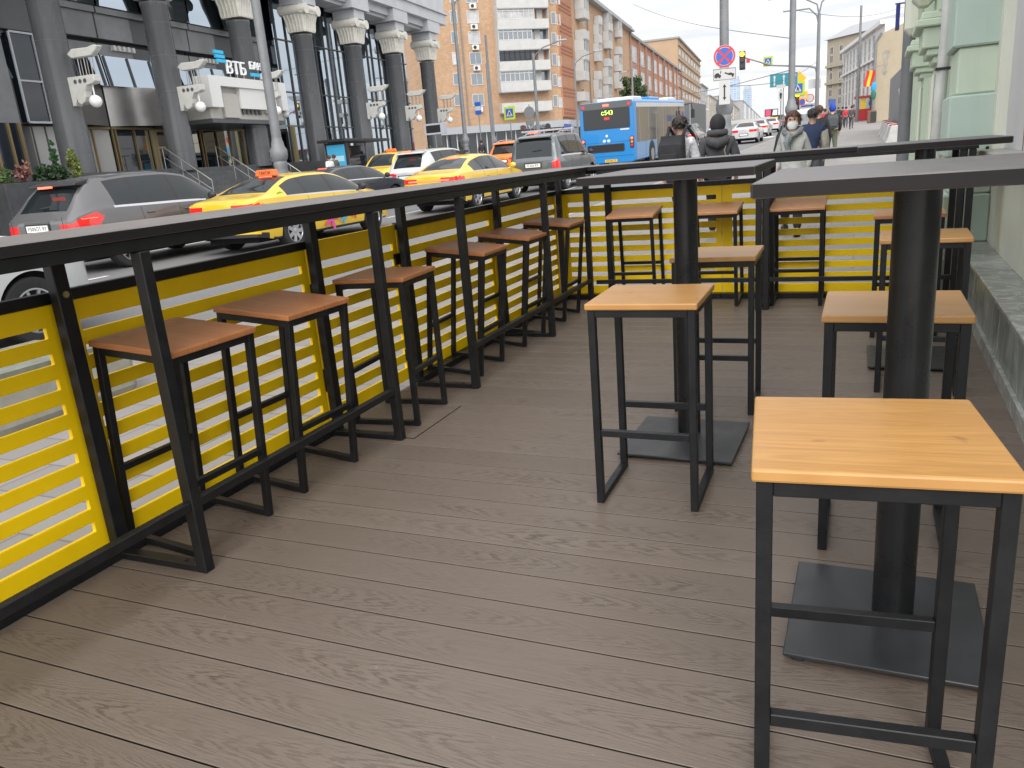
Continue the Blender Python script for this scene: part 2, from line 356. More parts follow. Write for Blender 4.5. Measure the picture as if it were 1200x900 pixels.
# ---------------------------------------------------------------- world and light
def make_world():
    w = bpy.data.worlds.new('World'); SC.world = w; w.use_nodes = True; nt = w.node_tree; bg = nt.nodes['Background']
    sky = nt.nodes.new('ShaderNodeTexSky'); sky.sky_type = 'NISHITA'; sky.sun_disc = False
    SD = (math.sin(R_(163))*math.cos(R_(40)), math.cos(R_(163))*math.cos(R_(40)), math.sin(R_(40)))   # the cloud is thinner, so brighter, towards the sun
    sky.sun_elevation = R_(40); sky.sun_rotation = R_(163); sky.dust_density = 3; sky.altitude = 150
    g = coords(nt, 'Generated'); x, y, z = sep(nt, g)
    zz = mnode(nt, 'MAXIMUM', z, .06)
    cl = noise(nt, vec(nt, mnode(nt, 'DIVIDE', x, zz), mnode(nt, 'DIVIDE', y, zz), 0), .55, 6, .55)
    shade = rng_(nt, cl, .36, .60)
    cloud = mixc(nt, shade, (7.5, 7.65, 7.95), (9.5, 9.5, 9.5))
    cloud = mixc(nt, 1.0, cloud, vec(nt, *[mnode(nt, 'ADD', .475, mnode(nt, 'MULTIPLY', mnode(nt, 'POWER', mnode(nt, 'MULTIPLY', mnode(nt, 'ADD', 1.0, mnode(nt, 'ADD', mnode(nt, 'ADD', mnode(nt, 'MULTIPLY', x, SD[0]), mnode(nt, 'MULTIPLY', y, SD[1])), mnode(nt, 'MULTIPLY', z, SD[2]))), .5), 1.2), .70))]*3), 'MULTIPLY')
    c = mixc(nt, .93, sky.outputs['Color'], cloud)
    nt.links.new(c, bg.inputs['Color']); bg.inputs['Strength'].default_value = .1
    s = bpy.data.lights.new('sun', 'SUN'); s.energy = 1.1; s.angle = R_(50); s.color = (1, .97, .92)
    o = bpy.data.objects.new('sun', s); COL.objects.link(o)
    az, el = R_(163), R_(40)                                      # the sun behind the cloud, over the photographer's right shoulder
    dirn = Vector((math.sin(az)*math.cos(el), math.cos(az)*math.cos(el), math.sin(el)))
    o.rotation_euler = (-dirn).to_track_quat('-Z', 'Y').to_euler()
make_world()
vs = SC.view_settings; vs.view_transform = 'Standard'; vs.look = 'None'; vs.gamma = 1; vs.use_curve_mapping = False; vs.exposure = 1.13
SC.display_settings.display_device = 'sRGB'

# ---------------------------------------------------------------- ground sheets that follow the street
YS = [-60, -40, -25, -12] + list(np.arange(-6, 40, 1.5)) + list(np.arange(40, 120, 5)) + [130, 150, 180, 220, 280, 350, 450, 600]
def strip(name, m, x0, x1, dz, y0=-60, y1=600, skirt=None, nx=1, xf=None):
    b = MB(); ys = [y for y in YS if y0 < y < y1]; ys = [y0]+ys+[y1]
    fx = xf or (lambda y: (x0, x1))
    rows = [[(fx(y)[0]+(fx(y)[1]-fx(y)[0])*i/nx, y, gz(y)+dz) for i in range(nx+1)] for y in ys]
    b.rings(rows, cap=False, closed=False)
    if skirt:
        for side in skirt:
            i = 0 if side < 0 else nx
            b.rings([[r[i], (r[i][0]+.001*side, r[i][1], r[i][2]-.2)] for r in rows], cap=False, closed=False)
    return struct(b.build(name, m))
ASPH = asphalt_mat(); SLAB = slab_mat()
KERB = mat('kerb_granite', (.30, .285, .275), .7, var=.2, scale=20)
strip('ground', mat('far_ground', (.13, .13, .125), .9, var=.2, scale=.3), -700, 500, -.06)
FARK = lambda y: -20.6-.045*max(y, 0)                              # far kerb
strip('road', ASPH, 0, 0, 0, xf=lambda y: (FARK(y)-.1, CURB))
strip('near_pavement', SLAB, CURB+.15, 60, PAVE)
strip('near_kerb', KERB, CURB, CURB+.15, PAVE+.004, skirt=(-1,))
strip('far_pavement', mat('far_paving', (.33, .32, .31), .7, var=.15, scale=2), 0, 0, PAVE, xf=lambda y: (FARK(y)-60, FARK(y)-.15))
strip('far_kerb', KERB, 0, 0, PAVE+.004, skirt=(1,), xf=lambda y: (FARK(y)-.15, FARK(y)))
PAINT = mat('road_paint', (.62, .62, .60), .6, var=.25, scale=12)
b = MB()
for X in (-8.75, -11.6, -14.4, -17.4):
    y = 2.0
    while y < 200:
        for k in range(2): b.quad(*[(X+q, yy, gz(yy)+.005) for q, yy in ((-.06, y+k), (.06, y+k), (.06, y+k+1), (-.06, y+k+1))])
        y += 5.5
for k in range(7):                                                # zebra bars at the lights far up the street
    for i in range(4): y0 = 69+i; X0 = -7.2-1.9*k; b.quad(*[(X0+q, yy, gz(yy)+.006) for q, yy in ((0, y0), (.8, y0), (.8, y0+1), (0, y0+1))])
struct(b.build('road_marking', PAINT))
b = MB()
for i in range(24): y = 3+i*2; b.quad(*[(CURB-.28+q, yy, gz(yy)+.005) for q, yy in ((-.06, y), (.06, y), (.06, y+2), (-.06, y+2))])
struct(b.build('edge_line', PAINT))

# ---------------------------------------------------------------- the terrace deck
DX0, DX1, DY0, DY1 = -2.31, .70, -1.6, 6.40
b = MB(); PITCH = .1535
k0 = math.floor((DY0+3)/PITCH)
for k in range(k0, math.ceil((DY1+3)/PITCH)):
    y0 = k*PITCH-3+.0026; y1 = min((k+1)*PITCH-3-.0026, DY1)
    b.bx(DX0, DX1+.12, y0, y1, -.024, 0)
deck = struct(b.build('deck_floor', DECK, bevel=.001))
b = MB(); b.bx(DX0+.02, DX1+.1, DY0, DY1-.02, -.2, -.03); struct(b.build('deck_base', mat('deck_shadow', (.03, .028, .026), .9)))
b = MB()
b.bx(-1.885, -1.823, 2.911, 2.917, -.004, .0006); b.bx(-1.829, -1.823, 2.917, 3.40, -.004, .0006)
b.build('hatch_seam', mat('seam_dark', (.004, .004, .004), 1.0, spec=0.0), deck)

# ---------------------------------------------------------------- slatted yellow screens
def rrect(x0, x1, z0, z1, r=.006, n=3):
    pts = []
    for cx, cz, a0 in ((x1-r, z0+r, -90), (x1-r, z1-r, 0), (x0+r, z1-r, 90), (x0+r, z0+r, 180)):
        for i in range(n+1): a = R_(a0+90*i/n); pts.append((cx+r*math.cos(a), cz+r*math.sin(a)))
    return pts
def slat_board(L, z0, z1, th, mid=False):
    """one board of length L with nine slots cut through it, local x along, y through"""
    bm = bmesh.new(); m = MB()
    mx, my = .074, .042; segs = [(mx, L-my)] if not mid else [(mx, L/2-.06), (L/2+.06, L-my)]
    zs = [(.807-.0835*k-.036, .807-.0835*k) for k in range(9)]
    cuts = sorted(set([z0, z1]+[q for s in zs for q in s]))
    cells = []
    for a, c in zip(cuts[:-1], cuts[1:]):
        slot = any(abs(a-s[0]) < 1e-6 for s in zs)
        cells.append((a, c, slot))
    xcuts = sorted(set([0, L]+[q for s in segs for q in s]))
    vid = {}
    def V(x, z):
        k = (round(x, 5), round(z, 5))
        if k not in vid: vid[k] = bm.verts.new((x, 0, z))
        return vid[k]
    for a, c, slot in cells:
        for x0, x1 in zip(xcuts[:-1], xcuts[1:]):
            if slot and any(abs(x0-s[0]) < 1e-6 for s in segs): continue
            bm.faces.new((V(x0, a), V(x1, a), V(x1, c), V(x0, c)))
    r = bmesh.ops.extrude_face_region(bm, geom=bm.faces[:])
    for v in r['geom']:
        if isinstance(v, bmesh.types.BMVert): v.co.y += th
    bmesh.ops.recalc_face_normals(bm, faces=bm.faces)
    corner = []
    for e in bm.edges:                                            # round the slot ends
        v0, v1 = e.verts
        if abs(v0.co.x-v1.co.x) < 1e-6 and abs(v0.co.z-v1.co.z) < 1e-6 and any(abs(v0.co.x-q) < 1e-5 for s in segs for q in s) and any(abs(v0.co.z-q) < 1e-5 for s in zs for q in s): corner.append(e)
    bmesh.ops.bevel(bm, geom=corner, offset=.0035, segments=2, affect='EDGES', profile=.5)
    bmesh.ops.bevel(bm, geom=[e for e in bm.edges if e.is_manifold and e.calc_face_angle(0) > 1.2], offset=.0012, segments=1, affect='EDGES')
    vs = [tuple(v.co) for v in bm.verts]; bm.verts.index_update(); fs = [tuple(v.index for v in f.verts) for f in bm.faces]
    bm.free(); m.add(vs, fs); return m
def screen(label, a, bb, rail=True, mid=False, gate=False):
    """slatted screen from a to bb (x,y) on the deck edge"""
    ax, ay = a; L = math.hypot(bb[0]-ax, bb[1]-ay); ang = math.atan2(bb[1]-ay, bb[0]-ax)
    t = thing('screen_gate' if gate else 'slatted_screen', label, 'gate' if gate else 'screen', (ax, ay, 0), ang, 'yellow slatted screens round the terrace')
    slat_board(L, .03 if not gate else .035, .875 if rail else .905, .016, mid).build('slatted_board', YEL, t)
    if rail:
        b = MB(); b.bx(0, L, -.012, .022, .8765, .913); b.build('top_rail', BLK, t, bevel=.002)
    if not gate:
        b = MB(); b.bx(0, L, -.075, -.0005, .002, .040); b.build('base_rail', BLK, t, bevel=.002)
    else:
        for z in (.25, .66): b = MB(); b.lathe([(.011, -.055), (.011, .055)], (-.008, -.012, z), 10); b.build('hinge', BLK, t)
        for z in (.18, .72): b = MB(); b.bx(L-.05, L+.002, -.012, -.001, z-.03, z+.03); b.build('latch_plate', BLK, t)
    return t
FX = -2.315
# screens run away from the camera; the board's outer side is local +y
PY = [(.44, .44), (1.678, 1.678), (2.960, 2.960), (3.760, 3.760), (5.033, 5.033), (6.35, 6.35)]
labs = ['yellow slatted screen nearest the camera at the lower left of the terrace', 'yellow slatted screen behind the two nearest rust coloured stools on the road side',
        'yellow screen gate without a black top rail hanging just above the deck', 'yellow slatted screen on the road side just beyond the gate', 'yellow slatted screen on the road side running into the far left corner']
ends = [(PY[i][1], PY[i+1][0]) for i in range(5)]
for i, (y0, y1) in enumerate(ends): screen(labs[i], (FX, y0+.004), (FX, y1-.004), rail=(i != 2), gate=(i == 2))
FY = 6.375
screen('yellow slatted screen with a wide middle stile across the left of the terrace end', (FX+.02, FY), (-.957, FY), True, False)
screen('yellow slatted screen across the right of the terrace end beside the green wall', (-.953, FY), (.53, FY), True, False)

# ---------------------------------------------------------------- bar counters
def make_counter_left():
    t = thing('bar_counter', 'long black framed bar counter with a dark plank top along the road side', 'bar counter', (-1.865, 0, 0), 0, 'bar counters along the screens')
    # local: x = 0 front edge, negative towards the road
    for y0, y1 in ((-1.45, .1915), (.193, 1.9865), (1.988, 3.2165), (3.218, 4.4115), (4.413, 5.845)):  # first plank and the rails run on unseen, added to shade the near screen
        b = MB(); b.bx(-.47, -.002, y0, y1, 1.067, 1.097); b.build('counter_plank', TOPW, t, bevel=.003); b = MB(); b.bx(-.0018, .0, y0-.0012, y1+.0012, 1.0685, 1.0945); b.build('edge_band', EDGEB, t)
    for q in ((-.05, -.012, -1.4, 5.84), (-.44, -.40, -1.4, 6.3)): b = MB(); b.bx(*q, 1.030, 1.066); b.build('top_rail', BLK, t, bevel=.002)
    fr = [.44, 1.667, 2.893, 3.714, 4.945, 5.855]
    for i, y in enumerate(fr):
        b = MB(); b.bx(-.042, -.002, y-.02, y+.02, 0, 1.0295); b.build('front_post', BLK, t, bevel=.003)
        if i < 5:
            b = MB(); b.bx(-.385, -.043, y-.02, y+.02, .0015, .026)
            b.build('floor_bracket', BLK, t, bevel=.002)
            for x in (-.10, -.35): b = MB(); b.lathe([(.007, 0), (.007, .002)], (x, y, .0262), 8); b.build('bolt_hole', mat('seam_black', (0,0,0)), t)
    for i, y in enumerate([.44, 1.675, 2.957, 3.757, 5.03, 6.30]):
        b = MB(); b.bx(-.425, -.385, y-.025, y+.025, .041, 1.0295); b.build('back_post', BLK, t, bevel=.003)
    b = MB(); b.lathe([(.011, 0), (.011, .006)], (-.384, 1.675, .905), 8, 'x'); b.build('bolt_head', mat('brass', (.42, .33, .14), .4, .8), t)
    for y0, y1 in ((.2, .419), (.461, 1.646), (1.688, 2.872)):
        b = MB(); b.bx(-.035, -.005, y0, y1, .222, .252); b.build('foot_rail', BLK, t, bevel=.002)
    for y0, y1 in ((3.735, 4.924), (4.966, 5.834)):
        b = MB(); b.bx(-.035, -.005, y0, y1, .222, .252); b.build('foot_rail', BLK, t, bevel=.002)
    return t
make_counter_left()
def make_counter_end():
    t = thing('bar_counter', 'shorter bar counter with a dark plank top across the far end of the terrace', 'bar counter', (0, 5.85, 0), 0, 'bar counters along the screens')
    for x0, x1 in ((-2.33, -.61), (-.606, .74)):
        b = MB(); b.bx(x0, x1, 0, .48, 1.067, 1.097); b.build('counter_plank', TOPX, t, bevel=.003); b = MB(); b.bx(x0+.002, x1-.002, -.0018, .0002, 1.0695, 1.0945); b.build('edge_band', EDGEB, t)
    for q in ((-1.8, .70, .012, .05), (-2.3, .70, .44, .48)): b = MB(); b.bx(*q, 1.030, 1.066); b.build('top_rail', BLK, t, bevel=.002)
    for x in (-.625, -.572, .615, .668):
        b = MB(); b.bx(x-.02, x+.02, .002, .042, 0, 1.0295); b.build('front_post', BLK, t, bevel=.003)
        b = MB(); b.bx(x-.02, x+.02, .043, .44, .0015, .026); b.build('floor_bracket', BLK, t, bevel=.002)
        b = MB(); b.bx(x-.02, x+.02, .441, .479, 0.0415, 1.0295); b.build('back_post', BLK, t, bevel=.003)
    b = MB(); b.bx(-1.88, -1.83, .46, .505, .041, 1.0295); b.build('back_post', BLK, t, bevel=.003)
    for x0, x1 in ((-1.84, -.646), (-.551, .594)):
        b = MB(); b.bx(x0, x1, .005, .035, .205, .235); b.build('foot_rail', BLK, t, bevel=.002)
    return t
make_counter_end()

# ---------------------------------------------------------------- stools
def make_stool(woodm):
    t = thing('bar_stool', 'bar stool', 'bar stool')
    b = MB(); b.bx(-.185, .185, -.185, .185, .698, .720); b.build('seat', woodm, t, bevel=.0045, seg=2)
    q = .165; s = .0125
    for x in (-q, q):
        for y in (-q, q):
            b = MB(); b.bx(x-s, x+s, y-s, y+s, 0, .6975); b.build('leg', BLK, t, bevel=.0015)
    b = MB()
    for y in (-q, q): b.bx(-q+s, q-s, y-s, y+s, .673, .6975)
    for x in (-q, q): b.bx(x-s, x+s, -q+s, q-s, .673, .6975)
    b.build('seat_frame', BLK, t, bevel=.0015)
    for x in (-q, q):
        b = MB(); b.bx(x-s, x+s, -q+s, q-s, 0.001, .025); b.build('floor_bar', BLK, t, bevel=.0015)
    for y in (-q, q):
        b = MB(); b.bx(-q+s, q-s, y-s+.002, y+s-.002, .252, .275); b.build('footrest_bar', BLK, t, bevel=.0015)
    return t
st_h, st_r, st_u = make_stool(HONEY), make_stool(ROSY), make_stool(RUST)
used = set()
def stool(kind, label, x, y, yaw, tilt, group):
    t = kind if id(kind) not in used else dup(kind); used.add(id(kind))
    t['label'] = label; t['group'] = group
    # tilt: the side towards the screen stands on the base rail
    if kind is st_u:
        m = Matrix.Translation((x+.165*math.cos(R_(yaw)), y, 0)) @ Matrix.Rotation(R_(yaw), 4, 'Z') @ Matrix.Rotation(R_(tilt), 4, 'Y') @ Matrix.Translation((-.165, 0, 0)) @ Matrix.Rotation(PI/2, 4, 'Z')
    else:
        m = Matrix.Translation((x, y-.165, 0)) @ Matrix.Rotation(R_(yaw), 4, 'Z') @ Matrix.Rotation(R_(tilt), 4, 'X') @ Matrix.Translation((0, .165, 0))
    t.matrix_world = m
GL, GB, GR = 'rust seated stools tilted along the road side counter', 'stools along the far end counter', 'honey seated stools at the pedestal tables'
for lab, x, y, yaw, ti in (
    ('rust seated bar stool nearest the camera on the road side, left of its post', -2.132, 1.90, -1.8, 4.6),
    ('rust seated bar stool second from the front on the road side', -2.118, 2.44, -2.6, 4.8),
    ('rust seated bar stool standing level in front of the screen gate', -2.08, 3.25, 4.5, .0),
    ('rust seated bar stool next beyond the one at the gate, fourth along the road side', -2.138, 4.11, 2.0, 6.2),
    ('rust seated bar stool second from the far left corner on the road side', -2.138, 4.81, -1.2, 6.2),
    ('rust seated bar stool tucked into the far left corner of the terrace', -2.135, 5.59, 0, 5.9)): stool(st_u, lab, x, y, yaw, ti, GL)
for lab, x, y, yaw, ti in (
    ('rosy seated stool leftmost at the far end counter, left of the middle table pole', -1.579, 6.185, 1.2, 6.6),
    ('rosy seated stool at the far end counter right behind the middle table pole', -.96, 6.165, 0, 6.6),
    ('rosy seated stool at the far end counter just right of its double posts', -.374, 6.18, -.4, 6.6)): stool(st_r, lab, x, y, yaw, ti, GB)
stool(st_r, 'rosy seated stool beyond the farthest pedestal table, half behind the near pole', .285, 5.20, -2.1, 0, GR)
for lab, x, y, yaw in (
    ('large honey pine stool in the right foreground cut off by the picture edge', .052, 1.347, 5.5),
    ('honey seated stool directly behind the near black pole, between the near and far right tables', .111, 2.455, -.5),
    ('honey seated stool in front of the farthest pedestal table by the green wall', .291, 4.083, -2.2),
    ('honey pine stool standing alone in the middle of the deck before the middle table', -.628, 2.623, .7),
    ('honey seated stool behind the middle table pole facing the far end', -.566, 3.664, .6)): stool(st_h, lab, x, y, yaw, 0, GR)

# ---------------------------------------------------------------- pedestal tables
def make_table(label, cx, cy, w, d, ztop, r, px, py, plate, rzp=0.0):
    t = thing('high_table', label, 'high table', (cx, cy, 0), 0, 'black pedestal tables')
    b = MB(); b.bx(-w/2, w/2, -d/2, d/2, ztop-.030, ztop); b.build('tabletop', TOPX, t, bevel=.003)
    for x0, x1, y0, y1 in ((-w/2+.002, w/2-.002, -d/2-.0016, -d/2+.0002), (-w/2+.002, w/2-.002, d/2-.0002, d/2+.0016), (-w/2-.0016, -w/2+.0002, -d/2+.002, d/2-.002), (w/2-.0002, w/2+.0016, -d/2+.002, d/2-.002)):
        b = MB(); b.bx(x0, x1, y0, y1, ztop-.0275, ztop-.0025); b.build('edge_band', EDGEB, t)
    b = MB(); b.bx(-.13, .13, -.13, .13, ztop-.0365, ztop-.0305); b.build('mounting_plate', BLK, t)
    b = MB(); b.lathe([(r, .0235), (r, ztop-.037)], (px-cx, py-cy, 0), 40); b.build('pole', BLK2, t, smooth=True)
    m = Matrix.Rotation(R_(rzp), 4, 'Z'); x0, y0, pw, pl = plate
    b = MB(); b.box((x0-cx, y0-cy, .0175), (pw, pl, .010), m); p = b.build('base_plate', PLATE, t, bevel=.002)
    for i in (-1, 1):
        for j in (-1, 1): b = MB(); b.lathe([(.02, .0002), (.02, .0124)], (x0-cx+i*(pw/2-.03), y0-cy+j*(pl/2-.03), 0), 12); b.build('foot', RUB, t)
make_table('near pedestal table at the right with a thick black pole before the camera', .115, 1.925, .60, .64, 1.118, .048, .125, 1.955, (.105, 1.925, .44, .455), -1.0)
make_table('middle pedestal table with the two honey stools before and behind its pole', -.62, 3.14, .62, .72, 1.114, .047, -.617, 3.18, (-.617, 3.10, .455, .47), -1.5)
make_table('farthest pedestal table against the green wall at the right', .315, 4.53, .63, .66, 1.122, .047, .31, 4.53, (.29, 4.53, .40, .46), 0)
# ---------------------------------------------------------------- vehicles
def pchip(pts):
    xs = np.array([p[0] for p in pts], float); ys = np.array([p[1] for p in pts], float)
    h = np.diff(xs); d = np.diff(ys)/h; m = np.zeros(len(xs)); m[0] = d[0]; m[-1] = d[-1]
    for i in range(1, len(xs)-1):
        if d[i-1]*d[i] > 0:
            w1, w2 = 2*h[i]+h[i-1], h[i]+2*h[i-1]; m[i] = (w1+w2)/(w1/d[i-1]+w2/d[i])
    def f(x):
        i = int(np.clip(np.searchsorted(xs, x)-1, 0, len(xs)-2)); t = min(max((x-xs[i])/h[i], 0), 1)
        return float((2*t**3-3*t*t+1)*ys[i]+(t**3-2*t*t+t)*h[i]*m[i]+(-2*t**3+3*t*t)*ys[i+1]+(t**3-t*t)*h[i]*m[i+1])
    return f
SEDAN = dict(L=4.65, zs=[(0,.93),(.25,.99),(.9,1.0),(1.6,.98),(3.2,.93),(3.9,.86),(4.4,.74),(4.65,.60)],
    zt=[(0,.97),(.12,1.03),(.45,1.07),(.62,1.10),(1.0,1.25),(1.45,1.39),(2.0,1.425),(2.5,1.42),(2.85,1.37),(3.35,1.15),(3.65,.99),(4.1,.91),(4.45,.79),(4.65,.62)],
    w=[(0,.74),(.06,.83),(.25,.89),(.8,.91),(3.8,.91),(4.3,.85),(4.55,.72),(4.65,.58)],
    wt=[(0,.66),(.4,.72),(.7,.70),(1.45,.56),(2.0,.57),(2.8,.57),(3.5,.68),(4.1,.68),(4.65,.45)],
    xr=1.02, xf=3.72, R=.325, sill=.24, rear=.33, nose=.30, rg=(.66,1.42), ws=(2.86,3.58), sg=(.98,3.40), pil=[(1.52,1.60),(2.34,2.43)],
    lamp=lambda x, y, z, r: .76 < z < .93 and abs(y) > .40 and x < .30)
FAST = dict(SEDAN, zt=[(0,.98),(.1,1.02),(.4,1.06),(.62,1.10),(1.0,1.24),(1.5,1.38),(2.05,1.45),(2.5,1.44),(2.85,1.38),(3.35,1.15),(3.65,.99),(4.1,.91),(4.45,.79),(4.65,.62)],
    lamp=lambda x, y, z, r: (.80 < z < .93 and abs(y) > .42 and x < .35) or (x < .04 and .83 < z < .88))
SUV = dict(L=4.85, zs=[(0,.92),(.15,1.02),(.6,1.09),(1.6,1.07),(3.3,1.03),(4.0,.97),(4.6,.82),(4.85,.66)],
    zt=[(0,.97),(.07,1.06),(.20,1.20),(.42,1.44),(.62,1.58),(.9,1.645),(1.5,1.69),(2.2,1.70),(2.8,1.64),(3.2,1.47),(3.75,1.12),(4.2,1.04),(4.65,.88),(4.85,.68)],
    w=[(0,.78),(.06,.86),(.25,.93),(.9,.965),(3.9,.965),(4.4,.90),(4.7,.78),(4.85,.62)],
    wt=[(0,.68),(.2,.66),(.6,.60),(1.2,.62),(2.6,.63),(3.2,.66),(3.75,.76),(4.3,.72),(4.85,.48)],
    xr=.98, xf=3.88, R=.375, sill=.31, rear=.40, nose=.33, rg=(.11,.50), ws=(2.82,3.66), sg=(.92,3.5), pil=[(1.38,1.47),(2.33,2.43)],
    lamp=lambda x, y, z, r: .64 < r < .93 and x < .57-.9*abs(r-.82) and abs(y) > .50)
CUV = dict(SUV, L=4.5, zs=[(0,.94),(.15,1.02),(.6,1.06),(1.6,1.04),(3.1,1.0),(3.7,.94),(4.3,.80),(4.5,.66)],
    zt=[(0,.98),(.06,1.06),(.16,1.22),(.32,1.45),(.48,1.60),(.8,1.66),(1.5,1.69),(2.2,1.68),(2.7,1.61),(3.1,1.42),(3.5,1.10),(3.9,1.03),(4.3,.88),(4.5,.68)],
    w=[(0,.76),(.06,.84),(.25,.90),(.9,.92),(3.6,.92),(4.1,.86),(4.4,.74),(4.5,.6)], wt=[(0,.66),(.2,.64),(.5,.58),(1.2,.60),(2.5,.61),(3.0,.63),(3.5,.72),(4.0,.68),(4.5,.46)],
    xr=.85, xf=3.5, R=.345, rg=(.09,.42), ws=(2.72,3.44), sg=(.72,3.3), pil=[(1.25,1.33),(2.15,2.24)],
    lamp=lambda x, y, z, r: .86 < z < 1.05 and x < .34 and abs(y) > .42)
HATCH = dict(CUV, xf=3.66, R=.33)
VAN = dict(SUV, L=4.4, zs=[(0,.95),(.1,1.05),(.6,1.08),(1.6,1.07),(3.0,1.02),(3.6,.98),(4.2,.84),(4.4,.68)],
    zt=[(0,1.0),(.05,1.08),(.10,1.30),(.17,1.58),(.28,1.74),(.6,1.80),(1.5,1.83),(2.3,1.82),(2.7,1.74),(3.1,1.48),(3.45,1.15),(3.8,1.06),(4.2,.90),(4.4,.70)],
    w=[(0,.80),(.04,.86),(.15,.89),(.9,.90),(3.6,.90),(4.1,.84),(4.3,.74),(4.4,.6)], wt=[(0,.74),(.1,.73),(.3,.70),(1.2,.69),(2.5,.68),(3.0,.68),(3.5,.74),(4.0,.68),(4.4,.46)],
    xr=.80, xf=3.48, R=.33, sill=.26, rear=.36, rg=(.055,.22), ws=(2.70,3.40), sg=(.45,3.3), pil=[(1.25,1.36),(2.2,2.31)],
    lamp=lambda x, y, z, r: .74 < z < 1.16 and x < .13 and abs(y) > .70)
def car(name, label, cat, S, paint, pos, yaw, group=None, rim='multi', lit=False, plate=None, detail=True, roofrail=False, lower=None):
    f = {k: pchip(S[k]) for k in ('zs','zt','w','wt')}; L = S['L']; R = S['R']; arch = R+.055
    t = thing(name, label, cat, (pos[0], pos[1], gz(pos[1])), 0, group)
    slope = math.atan((gz(pos[1]+3)-gz(pos[1]))/3)
    t.rotation_euler = (slope, 0, R_(yaw)) if abs(yaw) < 90 else (-slope, 0, R_(yaw))
    xs = sorted(set(np.round(np.concatenate([np.linspace(0,.10,6), np.linspace(.10,.8,40 if detail else 20), np.linspace(.8,L-.7,70 if detail else 46), np.linspace(L-.7,L,14),
        [S['xr']-arch,S['xr']+arch,S['xf']-arch,S['xf']+arch]]), 4)))
    NA, QB, NC = (20 if detail else 11), (.07,.3,.55,.78,.93,1.0), 7
    def zb(x):
        z = S['sill']
        if x < .5: z = max(z, S['rear']+(S['sill']-S['rear'])*x/.5)
        if x > L-.6: z = max(z, S['sill']+(S['nose']-S['sill'])*(x-L+.6)/.6)
        for xa in (S['xr'], S['xf']):
            q = arch*arch-(x-xa)**2
            if q > 0: z = max(z, R+math.sqrt(q))
        return z
    def ring(x):
        z0, zs, zt, w, wt = zb(x), f['zs'](x), f['zt'](x), f['w'](x), f['wt'](x)
        zs = min(zs, zt-.02); z0 = min(z0, zs-.03)
        drop = .05*min(1, max(.3, (zt-zs)/.4)); drop = min(drop, (zt-zs)*.6); ze = zt-drop; p = []
        def side(z):
            k = 1-.055*((z-.62)/.42)**2
            return w*(k if z > .3 else k-.10*(.3-z))
        for i in range(NA+1): z = z0+(zs-z0)*i/NA; p.append((side(z), z))
        ws = side(zs)-.012
        for q in QB: p.append((ws+(wt-ws)*q+.022*math.sin(PI*q)*min(1, (ze-zs)/.3), zs+(ze-zs)*q))
        for k in range(1, NC+1): u = 1-k/NC; p.append((wt*u, ze+drop*(1-u**2.4)))
        return p
    RG = [ring(x) for x in xs]; n = len(RG[0]); nB = NA+len(QB)
    full = [[(-y, z) for y, z in r]+[(y, z) for y, z in r[:-1]][::-1] for r in RG]; NF = len(full[0])
    parts = {}
    def put(key, quad):
        parts.setdefault(key, MB()); m = parts[key]; m.add(quad, [tuple(range(len(quad)))])
    P3 = lambda i, j: (full[i][j][0], xs[i], full[i][j][1])
    for i in range(len(xs)-1):
        xm = (xs[i]+xs[i+1])/2
        for j in range(NF-1):
            h = j if j < n-1 else NF-2-j
            q = [P3(i,j), P3(i,j+1), P3(i+1,j+1), P3(i+1,j)]
            ym = sum(v[0] for v in q)/4; zm = sum(v[2] for v in q)/4
            key = 'body'; sd = 'l' if ym < 0 else 'r'
            gh = f['zt'](xm)-f['zs'](xm)
            if NA <= h < nB:
                if NA+1 <= h < nB-1 and S['sg'][0] < xm < S['sg'][1] and gh > .17:
                    key = 'side_window'+sd
                    for a, c in S['pil']:
                        if a < xm < c: key = 'window_pillar'+sd+str(round(a, 1))
                    if key[0] == 's': key += str(sum(xm > c for a, c in S['pil']))
                elif h == NA and S['sg'][0]-.05 < xm < S['sg'][1] and gh > .17: key = 'window_trim'+sd
            elif h >= nB+1:
                if S['rg'][0] < xm < S['rg'][1]: key = 'rear_window'
                elif S['ws'][0] < xm < S['ws'][1]: key = 'windscreen'
            elif h < NA and S['lamp'](xm, ym, zm, (h+.5)/NA): key = 'tail_light'+sd
            if key == 'body' and h <= NA//9 and zb(xm) < .45 and (zm < S['sill']+.035 or (xm < .3 and zm < S['rear']+.06)): key = 'lower_trim'
            if key == 'body' and lower and lower(xm, zm): key = 'lower_trim'
            put(key, q)
    NCOL = 12                                                     # tail and nose caps, bulged
    for i, sgn, bul in ((0, -1, .06), (len(xs)-1, 1, .10)):
        for h in range(n-1):
            ya, za = RG[i][h]; yb, zb_ = RG[i][h+1]
            for c in range(NCOL):
                u0, u1 = -1+2*c/NCOL, -1+2*(c+1)/NCOL
                q = [(ya*u0, xs[i]+sgn*bul*(1-u0*u0), za), (ya*u1, xs[i]+sgn*bul*(1-u1*u1), za), (yb*u1, xs[i]+sgn*bul*(1-u1*u1), zb_), (yb*u0, xs[i]+sgn*bul*(1-u0*u0), zb_)]
                ym = (q[0][0]+q[1][0])/2; zm = (za+zb_)/2; key = 'body'
                if i == 0 and S['lamp'](0, ym, zm, (h+.5)/NA): key = 'tail_light'+('l' if ym < 0 else 'r')
                elif zm < (S['rear'] if i == 0 else S['nose'])+.07: key = 'lower_trim'
                put(key, q)
    mats = {'body': paint, 'windscreen': GLS, 'rear_window': GLS, 'lower_trim': TRIM, 'window_pillar': TRIM, 'window_trim': CHROME}
